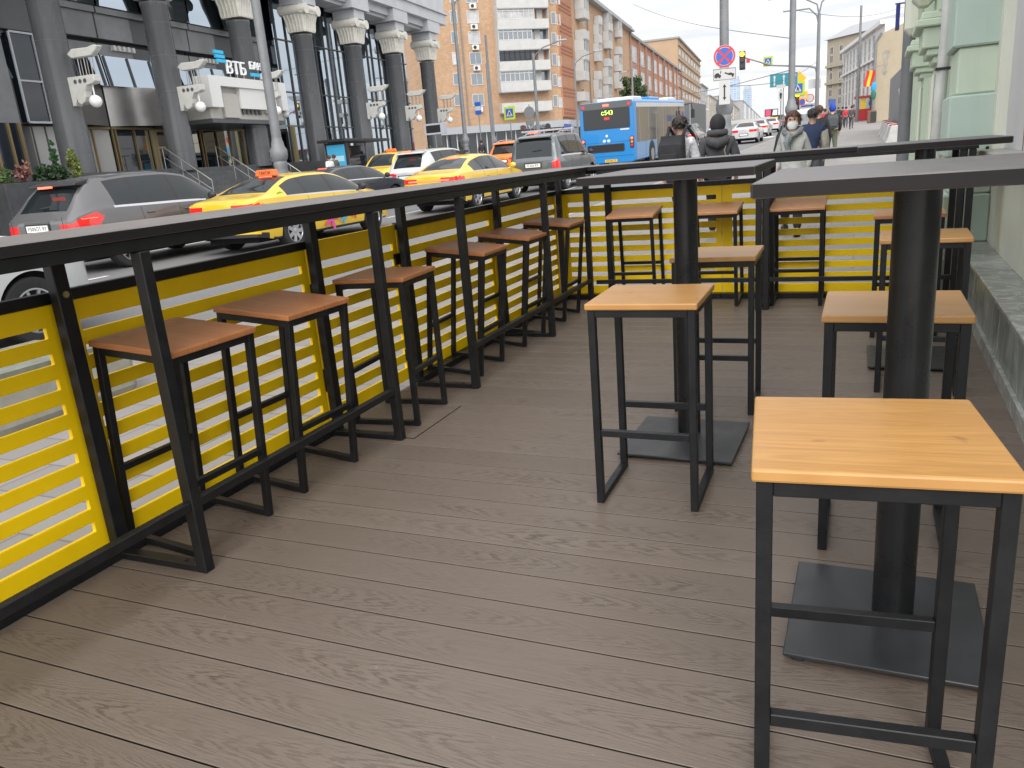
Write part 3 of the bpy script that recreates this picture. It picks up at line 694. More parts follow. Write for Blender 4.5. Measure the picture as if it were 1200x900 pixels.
    for k, m in parts.items():
        mm = GLS if k.startswith('side') else LAMP if k.startswith('tail') else TRIM if k.startswith('window_pillar') else CHROME if k.startswith('window_trim') else mats[k]
        nm = 'side_window' if k.startswith('side') else 'tail_light' if k.startswith('tail') else 'window_pillar' if k.startswith('window_pillar') else 'window_trim' if k.startswith('window_trim') else k
        bm = bmesh.new(); me = bpy.data.meshes.new(nm); me.from_pydata(m.v, [], m.f); bm.from_mesh(me); bmesh.ops.remove_doubles(bm, verts=bm.verts, dist=.0004)
        if len(bm.faces) == 0: bm.free(); continue
        bmesh.ops.recalc_face_normals(bm, faces=bm.faces)
        for fc in bm.faces: fc.smooth = True
        for e in bm.edges:
            if e.is_manifold and e.calc_face_angle(0) > R_(40): e.smooth = False
        bm.to_mesh(me); bm.free(); me.materials.append(mm); o = bpy.data.objects.new(nm, me); COL.objects.link(o); o.parent = t
    # under-body, wheels
    b = MB(); b.bx(-.62, .62, .25, L-.3, .20, .62); b.bx(-.80, .80, S['xr']-.5, S['xr']+.5, .45, .80); b.bx(-.80, .80, S['xf']-.5, S['xf']+.5, .45, .72); b.build('underbody', mat('underbody_black', (.008, .008, .008), .9), t)
    wy = max(f['w'](S['xr']), f['w'](S['xf']))-.02
    tp = [(R*.62,-.105),(R*.70,-.115),(R*.94,-.112),(R*.99,-.095),(R,-.06),(R,.06),(R*.99,.095),(R*.94,.112),(R*.70,.115),(R*.62,.105)]
    for sx in (-1, 1):
        for xa in (S['xr'], S['xf']):
            cx = sx*(wy-.115); b = MB(); b.lathe(tp, (0,0,0), 40, 'x', cap=False); w = b.build('wheel', RUB, t, smooth=True); w.location = (cx, xa, R)
            b = MB(); b.lathe([(.001, .0), (R*.615, .0)], (sx*.045, 0, 0), 32, 'x', cap=False); b.build('wheel_back', TRIM, w)
            b = MB(); ns = {'multi': 10, 'five': 5, 'steel': 7}[rim]; wd = {'multi': .030, 'five': .062, 'steel': .075}[rim]
            for k in range(ns):
                a = 2*PI*k/ns; u = Vector((0, math.cos(a), math.sin(a)))
                b.bar(u*.03+Vector((sx*.096,0,0)), u*(R*.64)+Vector((sx*.105,0,0)), wd, .022, (1,0,0))
            b.lathe([(.052,-.012),(.052,.016),(.03,.02)], (sx*.093,0,0), 16, 'x')
            b.lathe([(R*.60,-.10*1),(R*.665,-.10),(R*.665,.012),(R*.62,.016),(R*.60,.0)], (sx*.102 if sx > 0 else -.102+.0,0,0), 40, 'x', cap=False) if sx > 0 else b.lathe([(R*.60,.0),(R*.62,-.016),(R*.665,-.012),(R*.665,.10),(R*.60,.10)], (-.102,0,0), 40, 'x', cap=False)
            b.build('rim', ALU, w, smooth=True)
    def sp(x, z, sgn, out=.004):                                   # a point on the flank
        r = ring(x)
        for (y0, z0), (y1, z1) in zip(r[:-1], r[1:]):
            if z0 <= z <= z1+1e-6: q = (z-z0)/max(z1-z0, 1e-6); return (sgn*(y0+(y1-y0)*q+out), x, z)
        return (sgn*r[0][0], x, r[0][1])
    if detail:
        for sgn in (-1, 1):
            for xx in [S['sg'][1]-.02]+[(a+c)/2 for a, c in S['pil']]:
                zz = np.linspace(max(zb(xx), S['sill']+.12), f['zs'](xx)-.01, 8); b = MB(); b.tube([sp(xx, z, sgn, .0) for z in zz], .0045, 5); b.build('door_gap', TRIM, t)
            for a, c in S['pil'][:2]:
                xx = (a+c)/2+.20 if c < 2 else (a+c)/2+.18
                p = Vector(sp(xx, f['zs'](xx)-.13, sgn, .02)); b = MB(); b.bar(p-Vector((0,.09,0)), p+Vector((0,.09,0)), .022, .026); b.build('door_handle', paint, t, bevel=.006)
        mx = S['ws'][0]+.38; b0 = f['zs'](mx)
        for sgn in (-1, 1):
            p = sp(mx, b0, sgn, 0); b = MB(); b.ball((p[0]+sgn*.13, mx, b0+.09), .11, 12, 8, (.95, .5, .72)); b.bar((p[0]-sgn*.05, mx, b0), (p[0]+sgn*.1, mx, b0+.05), .04, .03); b.build('door_mirror', TRIM if S is not FAST else paint, t, smooth=True)
    zc = f['zt'](S['rg'][1]+.03)
    b = MB(); b.bx(-.17, .17, S['rg'][1]-.02, S['rg'][1]+.0, zc-.03, zc+.004) if S in (SEDAN, FAST) else b.bx(-.15, .15, .24 if S is SUV else .12, .30 if S is SUV else .2, f['zt'](.40)-.02+.10, f['zt'](.40)+.115)
    b.build('high_brake_light', LAMPON, t, bevel=.005)
    if S not in (SEDAN, FAST):                                       # spoiler lip over the rear glass
        ze = f['zt'](S['rg'][1]+.10); y0 = S['rg'][1]-.12
        b = MB(); b.prism([(y0, ze-.05), (y0+.02, ze-.005), (S['rg'][1]+.22, f['zt'](S['rg'][1]+.22)+.006), (S['rg'][1]+.1, ze-.06)], 1.14, lambda u, v, w: (w-.57, u, v)); b.build('roof_spoiler', TRIM if S is SUV else paint, t, bevel=.012)
        b = MB(); xx = S['rg'][0]+.04; zq = f['zt'](xx); b.bar((-.05, xx-.02, zq+.03), (.26, xx-.025, zq+.055), .025, .018); b.build('rear_wiper', TRIM, t)
    # number plate
    pz = {id(SEDAN): .60, id(FAST): .62, id(SUV): .84, id(CUV): .80, id(VAN): .86}.get(id(S), .7)
    pc = mat('plate_white', (.72, .72, .70), .4); b = MB(); b.box((0, -.070, pz), (.52, .014, .112)); pl = b.build('number_plate', pc, t, bevel=.003)
    b = MB(); b.bx(-.30, .30, -.066, -.058, pz-.085, pz+.085); b.build('plate_recess', TRIM, t)
    if plate: text_mb(plate, .095, .003).build('plate_text', TRIM, pl, xf=Matrix.Translation((0, -.0785, pz)))
    if S is SUV:                                                   # glowing filaments inside the tail lights
        for sgn in (-1, 1): b = MB(); b.tube([sp(x, .955+.004*math.sin(x*60), sgn, .008) for x in np.linspace(.12, .42, 16)], .007, 6); b.build('lamp_filament', LAMPON, t)
        for sgn in (-1, 1): b = MB(); b.tube([(sgn*.62, -.058, z) for z in (.66, .8, .95, 1.02)], .0045, 5); b.build('tailgate_gap', TRIM, t)
        b = MB(); b.bx(-.30, .30, -.068, -.052, .94, .965); b.build('tailgate_handle', paint, t, bevel=.005)
    if roofrail:
        for sgn in (-1, 1): b = MB(); b.tube([(sgn*.58, x, f['zt'](x)-.01+(.05 if 1.0 < x < 2.5 else 0)) for x in (.75, .9, 1.1, 1.8, 2.4, 2.6)], .017, 8); b.build('roof_rail', CHROME, t)
    t['zroof'] = f['zt'](2.0)
    return t
def paint(name, col, flake=.15): return mat(name, col, .32, .25 if flake else 0, var=.03, scale=2, coat=.8)
GREYP, YELP, DARKP, WHTP, ORGP, VANP, SILV = paint('paint_grey', (.105,.104,.106)), paint('paint_yellow', (.70,.45,.015), 0), paint('paint_dark', (.045,.05,.058)), paint('paint_white', (.50,.51,.52), 0), paint('paint_orange', (.80,.19,.02), 0), paint('paint_van', (.085,.10,.11)), paint('paint_silver', (.48,.49,.5))
TAXIO = mat('taxi_orange', (.85, .16, .03), .4)
def taxi_sign(t, z, y, col, txt='ТАКСИ'):
    b = MB(); b.prism([(-.26,0),(.26,0),(.22,.12),(-.22,.12)], .13, lambda u, v, w: (u, y+w, z+v)); s = b.build('taxi_sign', col, t, bevel=.01)
    text_mb(txt, .085).build('taxi_lettering', TRIM, s, xf=Matrix.Translation((0, y-.004, z+.055)))
def decal(t, name, m, pts, x):                                     # flat sticker on the right flank
    b = MB(); n = len(pts); b.add([(x, u, v) for u, v in pts], [tuple(range(n))]); return b.build(name, m, t)

suv = car('parked_suv', 'grey metallic suv in traffic at the far left with red lit tail lights', 'suv', SUV, GREYP, (-13.1, 9.6), 2, 'cars in the traffic', 'multi', plate='У505ОТ 97')
tx = car('taxi_sedan', 'yellow taxi sedan with an orange roof sign and a red flower on its side', 'taxi', SEDAN, YELP, (-11.0, 11.7), -2, 'cars in the traffic', 'steel', plate='ТМ 704 77')
taxi_sign(tx, 1.40, 1.40, TAXIO)
fl = mat('sticker_red', (.55, .02, .05), .4); gr = mat('sticker_green', (.22, .5, .03), .4); vi = mat('sticker_violet', (.42, .05, .32), .4); tq = mat('sticker_blue', (.05, .35, .55), .4)
def flower(y, z, r): return [((y+r*(.62+.38*math.cos(5*a))*math.cos(a)), z+r*(.62+.38*math.cos(5*a))*math.sin(a)) for a in [2*PI*k/40 for k in range(40)]]
decal(tx, 'flower_sticker', fl, flower(2.95, .50, .15), .921); decal(tx, 'flower_sticker', mat('sticker_pink', (.62, .06, .28), .4), flower(2.15, .46, .26), .921); decal(tx, 'flower_sticker', vi, flower(1.80, .58, .14), .921); decal(tx, 'flower_sticker', tq, flower(2.55, .42, .14), .921); decal(tx, 'flower_sticker', vi, flower(.45, .68, .11), .90); decal(tx, 'flower_sticker', fl, flower(.30, .62, .07), .88)
decal(tx, 'leaf_sticker', gr, [(.72,1.03),(.80,1.0),(.9,1.02),(.94,1.07),(.84,1.10),(.76,1.08)], .80)
kia = car('taxi_sedan', 'yellow fastback taxi with a red light bar across its boot and black stripe', 'taxi', FAST, YELP, (-10.40, 18.9), -1, 'cars in the traffic', 'five', plate='НН 318 77')
b = MB(); b.bx(-.09, .09, 2.0, 2.1, 1.455, 1.56); b.bx(-.2,.2,2.02,2.08,1.50,1.56); b.build('taxi_sign', TRIM, kia, bevel=.01)
b = MB(); b.bx(-.62, .62, -.062, -.052, .845, .885); b.build('light_bar', LAMPON, kia)
b = MB(); b.bx(-.6, .6, -.058, -.035, .42, .445); b.build('reflector_strip', LAMP, kia)
van = car('panel_van', 'dark grey passenger van with roof rails stopped beside the orange suv', 'van', VAN, VANP, (-9.65, 24.6), 0, 'cars in the traffic', 'steel', plate='О 642 РХ', roofrail=True)
for sgn in (-1,):
    b = MB()
    for y in (1.0, 2.2): b.bar((-.72, y, 1.93), (.72, y, 1.93), .09, .05)
    b.build('roof_bars', ALU, van)
wsuv = car('white_suv', 'white suv with a lit high brake light behind the yellow fastback taxi', 'suv', CUV, WHTP, (-14.2, 24.2), -3, 'cars in the traffic', 'multi')
osuv = car('orange_suv', 'bright orange suv seen from behind left of the grey van', 'suv', CUV, ORGP, (-15.2, 34.8), -2, 'cars in the traffic', 'multi', roofrail=True)
dsed = car('dark_sedan', 'dark grey sedan waiting between the yellow taxis at the left', 'car', SEDAN, DARKP, (-15.0, 19.0), -6, 'cars in the traffic', 'five')
t2 = car('taxi_suv', 'yellow taxi suv parked facing the camera at the far kerb', 'taxi', CUV, YELP, (-20.0, 34.6), 186, 'cars in the traffic', 'multi')
taxi_sign(t2, 1.70, 1.9, TAXIO)
b = MB(); b.add([(-.925, .5, .55), (-.925, 1.2, .55), (-.925, 1.1, 1.0), (-.90, .55, 1.05)], [(0,1,2,3)]); b.build('white_decal', WHITE, t2)
wt = car('white_hatchback', 'white checkered taxi hatchback cut off at the left edge of the picture', 'taxi', HATCH, WHTP, (-8.15, 1.42), 0, 'cars in the traffic', 'multi')
b = MB()
for k in range(9):
    for r in range(2):
        y0 = 1.0+.085*(2*k+r); b.bx(.926, .930, y0, y0+.085, .78-.085*r-.085, .78-.085*r)
b.build('checker_band', TRIM, wt)
f1 = car('white_sedan', 'white sedan nearest in the far queue of white cars', 'car', SEDAN, WHTP, (-7.2, 58.0), 0, 'white cars queuing far up the street', 'five', detail=False)
for lab, x, y in (('white sedan second in the far queue, half hidden by the first', -7.9, 72.0), ('white sedan third in the far queue by the screen', -8.3, 87.0)):
    c = dup_thing(f1, lab, (x, y, gz(y)), 0, 'white cars queuing far up the street'); c.rotation_euler = f1.rotation_euler
d1 = car('dark_hatchback', 'dark hatchback with red lights beside the man with the backpack', 'car', CUV, DARKP, (-11.0, 56.0), 0, 'cars in the traffic', 'five', detail=False)
w2 = car('white_taxi', 'white taxi with an orange roof sign left of the hooded pedestrian', 'taxi', SEDAN, WHTP, (-11.3, 68.0), 0, 'cars in the traffic', 'five', detail=False)
taxi_sign(w2, 1.462, 1.9, TAXIO)
c = dup_thing(d1, 'small dark car far up the street by the kerb', (-9.2, 106, gz(106)), 0, 'cars in the traffic'); c.rotation_euler = d1.rotation_euler

def bus():
    x0, y0 = -10.3, 35.5; t = thing('city_bus', 'blue city bus seen from behind with a green route number display', 'bus', (x0, y0, gz(y0)), 0)
    t.rotation_euler = (.025, 0, R_(-1)); BLU = mat('bus_blue', (.008, .20, .52), .3, coat=.5); LB = mat('bus_pale_blue', (.14, .28, .48), .35, coat=.4); W, L, H = 1.24, 10.6, 2.95
    BG = glass_mat('bus_glass', (.02, .022, .025), 1.5); SG = glass_mat('bus_side_glass', (.05, .05, .05), 2.6, .06)
    b = MB(); b.prism(rrect(-W, W, .32, H, .14, 5), L, lambda u, v, w: (u, w, v)); b.build('body', BLU, t, bevel=.03, seg=2)
    b = MB(); b.prism(rrect(-W+.17, W-.17, 1.80, 2.66, .06), .03, lambda u, v, w: (u, w-.02, v)); b.build('rear_window', BG, t)
    b = MB(); b.prism(rrect(-W+.06, W-.06, 2.66, 2.93, .05), .02, lambda u, v, w: (u, w-.016, v)); b.build('roof_band', mat('bus_grey', (.10, .105, .11), .5), t)
    b = MB(); b.prism(rrect(-.95, .78, .80, 1.14, .06), .03, lambda u, v, w: (u, w-.015, v)); b.build('engine_grille', TRIM, t)
    for z in (.88, .95, 1.02, 1.08):
        b = MB(); b.bx(-.9, .73, -.022, -.0155, z-.008, z+.008); b.build('grille_bar', BLK, t)
    b = MB(); b.bx(-1.2, 1.2, -.012, .01, 1.22, 1.235); b.bx(-1.2, 1.2, -.012, .01, .62, .635); b.build('panel_gap', mat('bus_gap', (.008, .12, .3), .5), t)
    for sx in (-1, 1):
        b = MB(); b.prism(rrect(sx*1.13-.085, sx*1.13+.085, .92, 1.42, .05), .04, lambda u, v, w: (u, w-.03, v)); c = b.build('lamp_cluster', TRIM, t)
        for z, m in ((1.33, LAMPON), (1.17, mat('amber_lamp', (.8, .25, .02), .2)), (1.03, LAMP)):
            b = MB(); b.lathe([(.06, -.012), (.05, -.03)], (sx*1.13, -.02, z), 12, 'y'); b.build('tail_light', m, c)
        b = MB(); b.prism(rrect(sx*1.05-.07, sx*1.05+.07, 2.72, 2.84, .03), .02, lambda u, v, w: (u, w-.03, v)); b.build('marker_light', LAMP, t)
    b = MB(); b.prism(rrect(-.14, .14, 2.75, 2.84, .02), .02, lambda u, v, w: (u, w-.03, v)); b.build('high_brake_light', LAMPON, t)
    text_mb('с543', .27, .004).build('route_display', mat('led_green', (.45, .75, .08), .4, emit=1.2), t, xf=Matrix.Translation((.05, -.026, 2.47)))
    b = MB(); b.bx(-.10, .15, -.026, -.021, 2.18, 2.30); b.build('red_notice', mat('notice_red', (.6, .05, .04), .5), t)
    b = MB(); b.bx(-.15, .42, -.018, 0, .36, .48); p = b.build('number_plate', mat('plate_yellow', (.70, .42, .02), .4), t); text_mb('ОА 781 77', .10, .002).build('plate_text', TRIM, p, xf=Matrix.Translation((.135, -.02, .42)))
    b = MB()
    b.lathe([(.06, -.012), (.06, .0)], (-.02, 0, 1.50), 14, 'y'); b.build('round_emblem', WHITE, t)
    for x in (-.14, .06): b = MB(); b.lathe([(.075, -.010), (.075, .0)], (x, 0, 1.28), 14, 'y'); b.build('round_emblem', mat('sticker_pale', (.55, .65, .75), .5), t)
    b = MB(); b.bx(.62, 1.02, -.010, 0, 1.70, 1.76); b.build('pale_strip', WHITE, t)
    # right flank: window band, doors, pale lower panels
    b = MB(); b.bx(W-.02, W+.012, .5, L-.3, 1.12, 2.62); b.build('side_glazing', SG, t)
    b = MB(); b.bx(W-.02, W+.016, .5, L-.3, 2.62, 2.80); b.build('side_band', mat('bus_side_grey', (.5, .51, .5), .5), t)
    for y in (.95, 2.5, 4.0, 5.4, 6.0, 7.4, 8.8, 9.6):
        b = MB(); b.bx(W, W+.02, y-.03, y+.03, .45 if y in (4.0, 5.4) else 1.12, 2.62); b.build('window_post', mat('bus_post', (.24, .24, .25), .5), t)
    for y0_, y1_ in ((.3, 1.9), (2.0, 3.95), (5.45, 7.9), (8.0, 10.2)):
        b = MB(); b.bx(W-.01, W+.018, y0_, y1_, .40, 1.13); b.build('lower_panel', LB, t)
    for y in (4.7,):
        b = MB(); b.bx(W-.01, W+.014, y-.66, y+.50, .38, 2.4); b.build('door', SG, t)
    for y in (3.0, 8.9):
        b = MB(); b.lathe([(.60, .0), (.60, .012)], (W+.012, y, .52), 24, 'x'); b.build('wheel_arch', TRIM, t)
        for sx in (-1, 1):
            b = MB(); b.lathe([(.2,-.14),(.47,-.14),(.49,-.1),(.49,.1),(.47,.14),(.2,.14)], (sx*(W-.10), y, .49), 28, 'x'); w = b.build('wheel', RUB, t, smooth=True)
            b = MB(); b.lathe([(.02,.0),(.28,.0),(.28,.02)], (sx*(W+.035), y, .49), 20, 'x'); b.build('rim', ALU, w)
    for y, l in ((1.2, 1.6), (4.2, 2.0), (8.0, 1.8)):
        b = MB(); b.bx(-.8, .9, y, y+l, H-.02, H+.17); b.build('roof_unit', WHITE if l != 2.0 else BLU, t, bevel=.05)
    b = MB(); b.tube([(W+.05, L-.2, 2.7), (W+.35, L+.05, 2.75), (W+.42, L+.1, 2.3)], .03, 8); b.box((W+.42, L+.1, 2.2), (.2, .1, .45)); b.build('door_mirror', TRIM, t)
bus()
def truck():
    x0, y0 = -12.4, 60; t = thing('box_truck', 'dark grey box truck ahead of the blue bus', 'truck', (x0, y0, gz(y0)))
    b = MB(); b.bx(-1.25, 1.25, 0, 6.5, .95, 3.15); b.build('cargo_box', mat('truck_grey', (.115, .12, .125), .6, var=.1), t, bevel=.03)
    for x in (-1.23, -.01, 1.19): b = MB(); b.bx(x, x+.04, -.02, 0, .97, 3.13); b.build('door_frame', ALU, t)
    b = MB(); b.bx(-1.15, 1.15, 6.7, 8.6, .6, 2.9); b.build('cab', mat('truck_cab', (.4, .4, .42), .4), t, bevel=.12)
    b = MB(); b.bx(-.45, .45, 0, 8.2, .55, .9); b.build('chassis', TRIM, t)
    for y in (1.3, 7.6):
        for sx in (-1, 1): b = MB(); b.lathe([(.2,-.13),(.46,-.13),(.48,0),(.46,.13),(.2,.13)], (sx*1.05, y, .48), 20, 'x'); b.build('wheel', RUB, t)
    for sx in (-1, 1): b = MB(); b.bx(sx*.95-.12, sx*.95+.12, -.04, -.0, .75, .88); b.build('tail_light', LAMP, t)
truck()
# ---------------------------------------------------------------- buildings
class Face:
    """a vertical wall plane: a runs along it, o points out of it, z up; vertices are relative to the thing's base point"""
    def __init__(s, base, p0, ang):                                # ang: heading of 'a' in the ground plane, outward = a turned right
        s.b = Vector(base); s.p = Vector((p0[0], p0[1], 0)); s.ea = Vector((math.cos(ang), math.sin(ang), 0)); s.eo = Vector((math.sin(ang), -math.cos(ang), 0))
    def P(s, a, z, o): return s.p + s.ea*a + s.eo*o + Vector((0,0,z)) - s.b
    def bx(s, mb, a0, a1, z0, z1, o0, o1):
        q = [s.P(a, z, o) for z in (z0, z1) for a, o in ((a0,o0),(a1,o0),(a1,o1),(a0,o1))]
        return mb.add(q, [(0,3,2,1),(4,5,6,7),(0,1,5,4),(1,2,6,5),(2,3,7,6),(3,0,4,7)])
    def hit(s, px, py, o=0.0):                                     # where a sight line meets the wall plane: (a, z)
        r = ray(px, py); q = s.p + s.eo*o; t = (q-EYE).dot(s.eo)/r.dot(s.eo); P = EYE + r*t
        return (P-q).dot(s.ea), P.z
    def win(s, t, a, z, w, h, fm, gm, o=0.0, mull=1, bar=0, name='window', fw=.09):
        """framed window standing on the wall: the frame is the part, its pane the sub-part"""
        m = MB()
        for x0, x1 in [(a-w/2, a-w/2+fw), (a+w/2-fw, a+w/2)]+[(a-w/2+w*k/(mull+1)-fw*.35, a-w/2+w*k/(mull+1)+fw*.35) for k in range(1, mull+1)]: s.bx(m, x0, x1, z, z+h, o+.005, o+.07)
        for z0, z1 in [(z, z+fw), (z+h-fw, z+h)]+[(z+h*k/(bar+1)-fw*.35, z+h*k/(bar+1)+fw*.35) for k in range(1, bar+1)]: s.bx(m, a-w/2+.002, a+w/2-.002, z0+.002, z1-.002, o+.005, o+.068)
        f = m.build(name, fm, t); g = MB(); s.bx(g, a-w/2+.02, a+w/2-.02, z+.02, z+h-.02, o+.002, o+.035); g.build('pane', gm, f)
        return f
G_SKY = glass_mat('bank_glass', (.42, .48, .54), 1.5, .02, .05, 1.0)
G_DARK = glass_mat('dark_glass', (.012, .018, .026), 1.6, .03)
G_WIN = glass_mat('house_glass', (.20, .22, .24), 1.6, .05, .1, .7)
PALEW = mat('pale_curtained_pane', (.40, .40, .40), .25, var=.35, scale=.9)
PVC = mat('white_frame', (.48, .48, .47), .5)
GRAN = mat('dark_granite', (.095, .099, .106), .28, var=.3, scale=1.3, rvar=.1)
GRAN2 = mat('grey_panel', (.20, .205, .215), .35, var=.18, scale=1.1)
GRAN3 = mat('charcoal_panel', (.075, .079, .086), .4, var=.12, scale=1.1)
COLM = mat('column_granite', (.088, .091, .097), .24, var=.13, scale=1.6, rvar=.08, stretch=(1,1,.25))
CAPM = mat('capital_stone', (.56, .545, .49), .6, var=.10, scale=3)
MARB = mat('light_marble', (.42, .43, .45), .4, var=.1, scale=.9)
GOLD = mat('bronze_frame', (.30, .22, .11), .4, .5)
STEEL = mat('brushed_steel', (.38, .37, .36), .28, .85, var=.15, scale=.7)
BRW = mat('bracket_white', (.50, .50, .47), .5, var=.08, scale=4)

def bank():
    SL = 5.25; ang = PI/2+R_(SL)                                    # the facade runs away up the street, turned a little left
    base = (-26.96, 0, .1); t = thing('bank_building', 'dark granite bank with a row of thick grey columns under cream capitals', 'building', base)
    # Face needs outward to the right of 'a': heading along the street, right is towards us
    F = Face(base, (-26.96, 0), ang)
    def part(name, m, *boxes, **k):
        for q in boxes: b = MB(); F.bx(b, *q); o = b.build(name, m, t, **k)
        return o
    part('wall', GRAN, (2, 63.4, .0, 30, -14, -3.0))
    part('podium', mat('podium_granite', (.05, .052, .056), .35, var=.35, scale=2), (4, 28.2, -.1, 2.0, -2.99, .95), (36.5, 64, -.1, 2.0, -2.99, .95))
    for k in range(8): part('step', mat('step_granite', (.075, .077, .08), .4, var=.3, scale=3), (28.21, 36.49, -.1, 2.0-.235*(k+1)+.235, -2.99 if k == 0 else .2+.34*(k-1)+.001, .2+.34*k))
    cs = [17.5]+[23.75+6.2*i for i in range(7)]
    for i, s in enumerate(cs):
        c = F.P(s, 0, 0); b = MB(); b.lathe([(.62, 2.0), (.62, 4.0), (.60, 4.01), (.57, 9.2), (.60, 9.25), (.60, 9.38)], c-Vector((0,0,base[2])), 28); col = b.build('column', COLM, t, smooth=True)
        for z in (2.9, 5.55, 7.1, 8.5): b = MB(); rz_ = .626 if z < 4 else .606-.03*(z-4)/5.2; b.lathe([(rz_, z), (rz_, z+.025)], c-Vector((0,0,base[2])), 28); b.build('drum_joint', GRAN3, col)
        b = MB()                                                   # capital: fluted bell under two scrolls
        rs = []
        for z, w in ((9.39, .62), (9.6, .63), (10.05, .68), (10.35, .78), (10.36, .84), (10.75, .88), (10.8, .80)):
            rs.append([F.P(s+w*u, z, w*v) for u, v in ((-1,-.85),(-.85,-1),(.85,-1),(1,-.85),(1,.85),(.85,1),(-.85,1),(-1,.85))])
        b.rings(rs); cap = b.build('capital', CAPM, col)
        b = MB()
        for sg in (-1, 1):
            b.tube([F.P(s+sg*.66, 10.58, -.86), F.P(s+sg*.66, 10.58, .92)], .29, 14)
            b.tube([F.P(s-.90, 10.60, sg*.66), F.P(s+.90, 10.60, sg*.66)], .25, 14)
        b.build('scroll', CAPM, col, smooth=True)
        b = MB()
        for u in (-.55, -.33, -.11, .11, .33, .55):
            b.tube([F.P(s+u*.95, 9.45, .60), F.P(s+u*1.0, 9.95, .66), F.P(s+u*1.1, 10.34, .78)], .055, 6)
            b.tube([F.P(s-.60, 9.45, u*.95), F.P(s-.66, 9.95, u*1.0), F.P(s-.78, 10.34, u*1.1)], .055, 6)
        b.build('fluting', CAPM, col, smooth=True)
        part('abacus', MARB, (s-.72, s+.72, 10.88, 11.40, -.8, .78))
        # scroll bracket and globe
        if s != cs[4] and i > 0:
            pr = [(.55,4.55),(.55,5.62),(2.15,5.62),(2.15,5.38),(2.0,5.30),(1.62,5.26),(1.45,5.05),(1.42,4.85),(1.30,4.66),(1.08,4.58),(.92,4.66),(.88,4.82),(.80,4.70),(.72,4.55)]
            b = MB(); b.prism(pr, .36, lambda u, v, w: F.P(s-.18+w, v, .55+(u-.55)*.82)); br = b.build('scroll_bracket', BRW, t, bevel=.02)
            for u in (.92, 1.16, 1.40): 
                for w in (-.183, .181): b = MB(); b.add([F.P(s+w, 5.43+.085*math.cos(k*PI/6), u+.085*math.sin(k*PI/6)) for k in range(12)]+[F.P(s+w+.004, 5.43+.085*math.cos(k*PI/6), u+.085*math.sin(k*PI/6)) for k in range(12)], [tuple(range(12)), tuple(range(12,24))]+[(k,(k+1)%12,12+(k+1)%12,12+k) for k in range(12)]); b.build('bracket_hole', GRAN3, br)
            b = MB(); p = F.P(s, 4.66, 1.55); b.ball(p, .24, 16, 10); b.tube([p+Vector((0,0,.2)), p+Vector((0,0,.72))], .03, 6); b.build('globe_lamp', mat('opal_globe', (.72, .72, .70), .25), br, smooth=True)
            b = MB()
            pr = [(.75,6.45),(.95,6.28),(1.9,6.28),(2.15,6.45),(2.3,6.62),(2.1,6.66),(1.75,6.60),(1.0,6.62)]
            b.prism(pr, .30, lambda u, v, w: F.P(s-.15+w, v, u)); fx = b.build('light_trough', BRW, br, bevel=.03)
            b = MB()
            for u in (1.15, 1.45, 1.75): b.tube([F.P(s-.06, 5.6, u), F.P(s-.06, 6.3, u)], .022, 6); b.tube([F.P(s+.08, 5.6, u), F.P(s+.08, 6.3, u)], .022, 6)
            b.build('trough_post', STEEL, br)
    # entablature
    part('entablature', MARB, (2, 63.6, 12.25, 13.0, -1.2, 1.0), (2, 63.6, 13.1, 16.2, -1.2, .88))
    part('architrave', MARB, *[(s-1.2, s+1.2, 11.42, 12.249, -1.1, .95) for s in cs])
    part('soffit', GRAN3, (2, 63.4, 11.9, 12.24, -2.99, -1.21))
    for a0, a1 in zip(cs[:-1], cs[1:]):
        part('recessed_fascia', MARB, (a0+1.21, a1-1.21, 11.75, 12.248, -.9, .55), (a0+1.21, a1-1.21, 11.55, 11.749, -.9, .30))
    part('cornice', MARB, (2, 63.8, 13.001, 13.099, -1.2, 1.15), (2, 63.8, 16.21, 16.5, -1.2, 1.3))
    part('upper_wall', MARB, (2, 63.3, 16.51, 28, -2.9, .3))
    for a0, a1 in zip(cs[:-1], cs[1:]):
        m = (a0+a1)/2; b = MB(); q = [F.P(m+.42*math.cos(k*PI/10), 14.3+.62*math.sin(k*PI/10), .885) for k in range(20)]; q2 = [p+F.eo*.05 for p in q]
        b.add(q+q2, [tuple(range(20,40))]+[(k,(k+1)%20,20+(k+1)%20,20+k) for k in range(20)]); b.build('oval_rim', GRAN2, t)
        b = MB(); q = [F.P(m+.36*math.cos(k*PI/10), 14.3+.55*math.sin(k*PI/10), .94) for k in range(20)]; b.add(q, [tuple(range(20))]); b.build('oval_window', mat('oval_white', (.6,.61,.62), .3), t)
        for k in range(3): F.win(t, m-1.5+1.5*k, 17.3, 1.0, 1.8, PVC, G_SKY, .3, 0, 0)
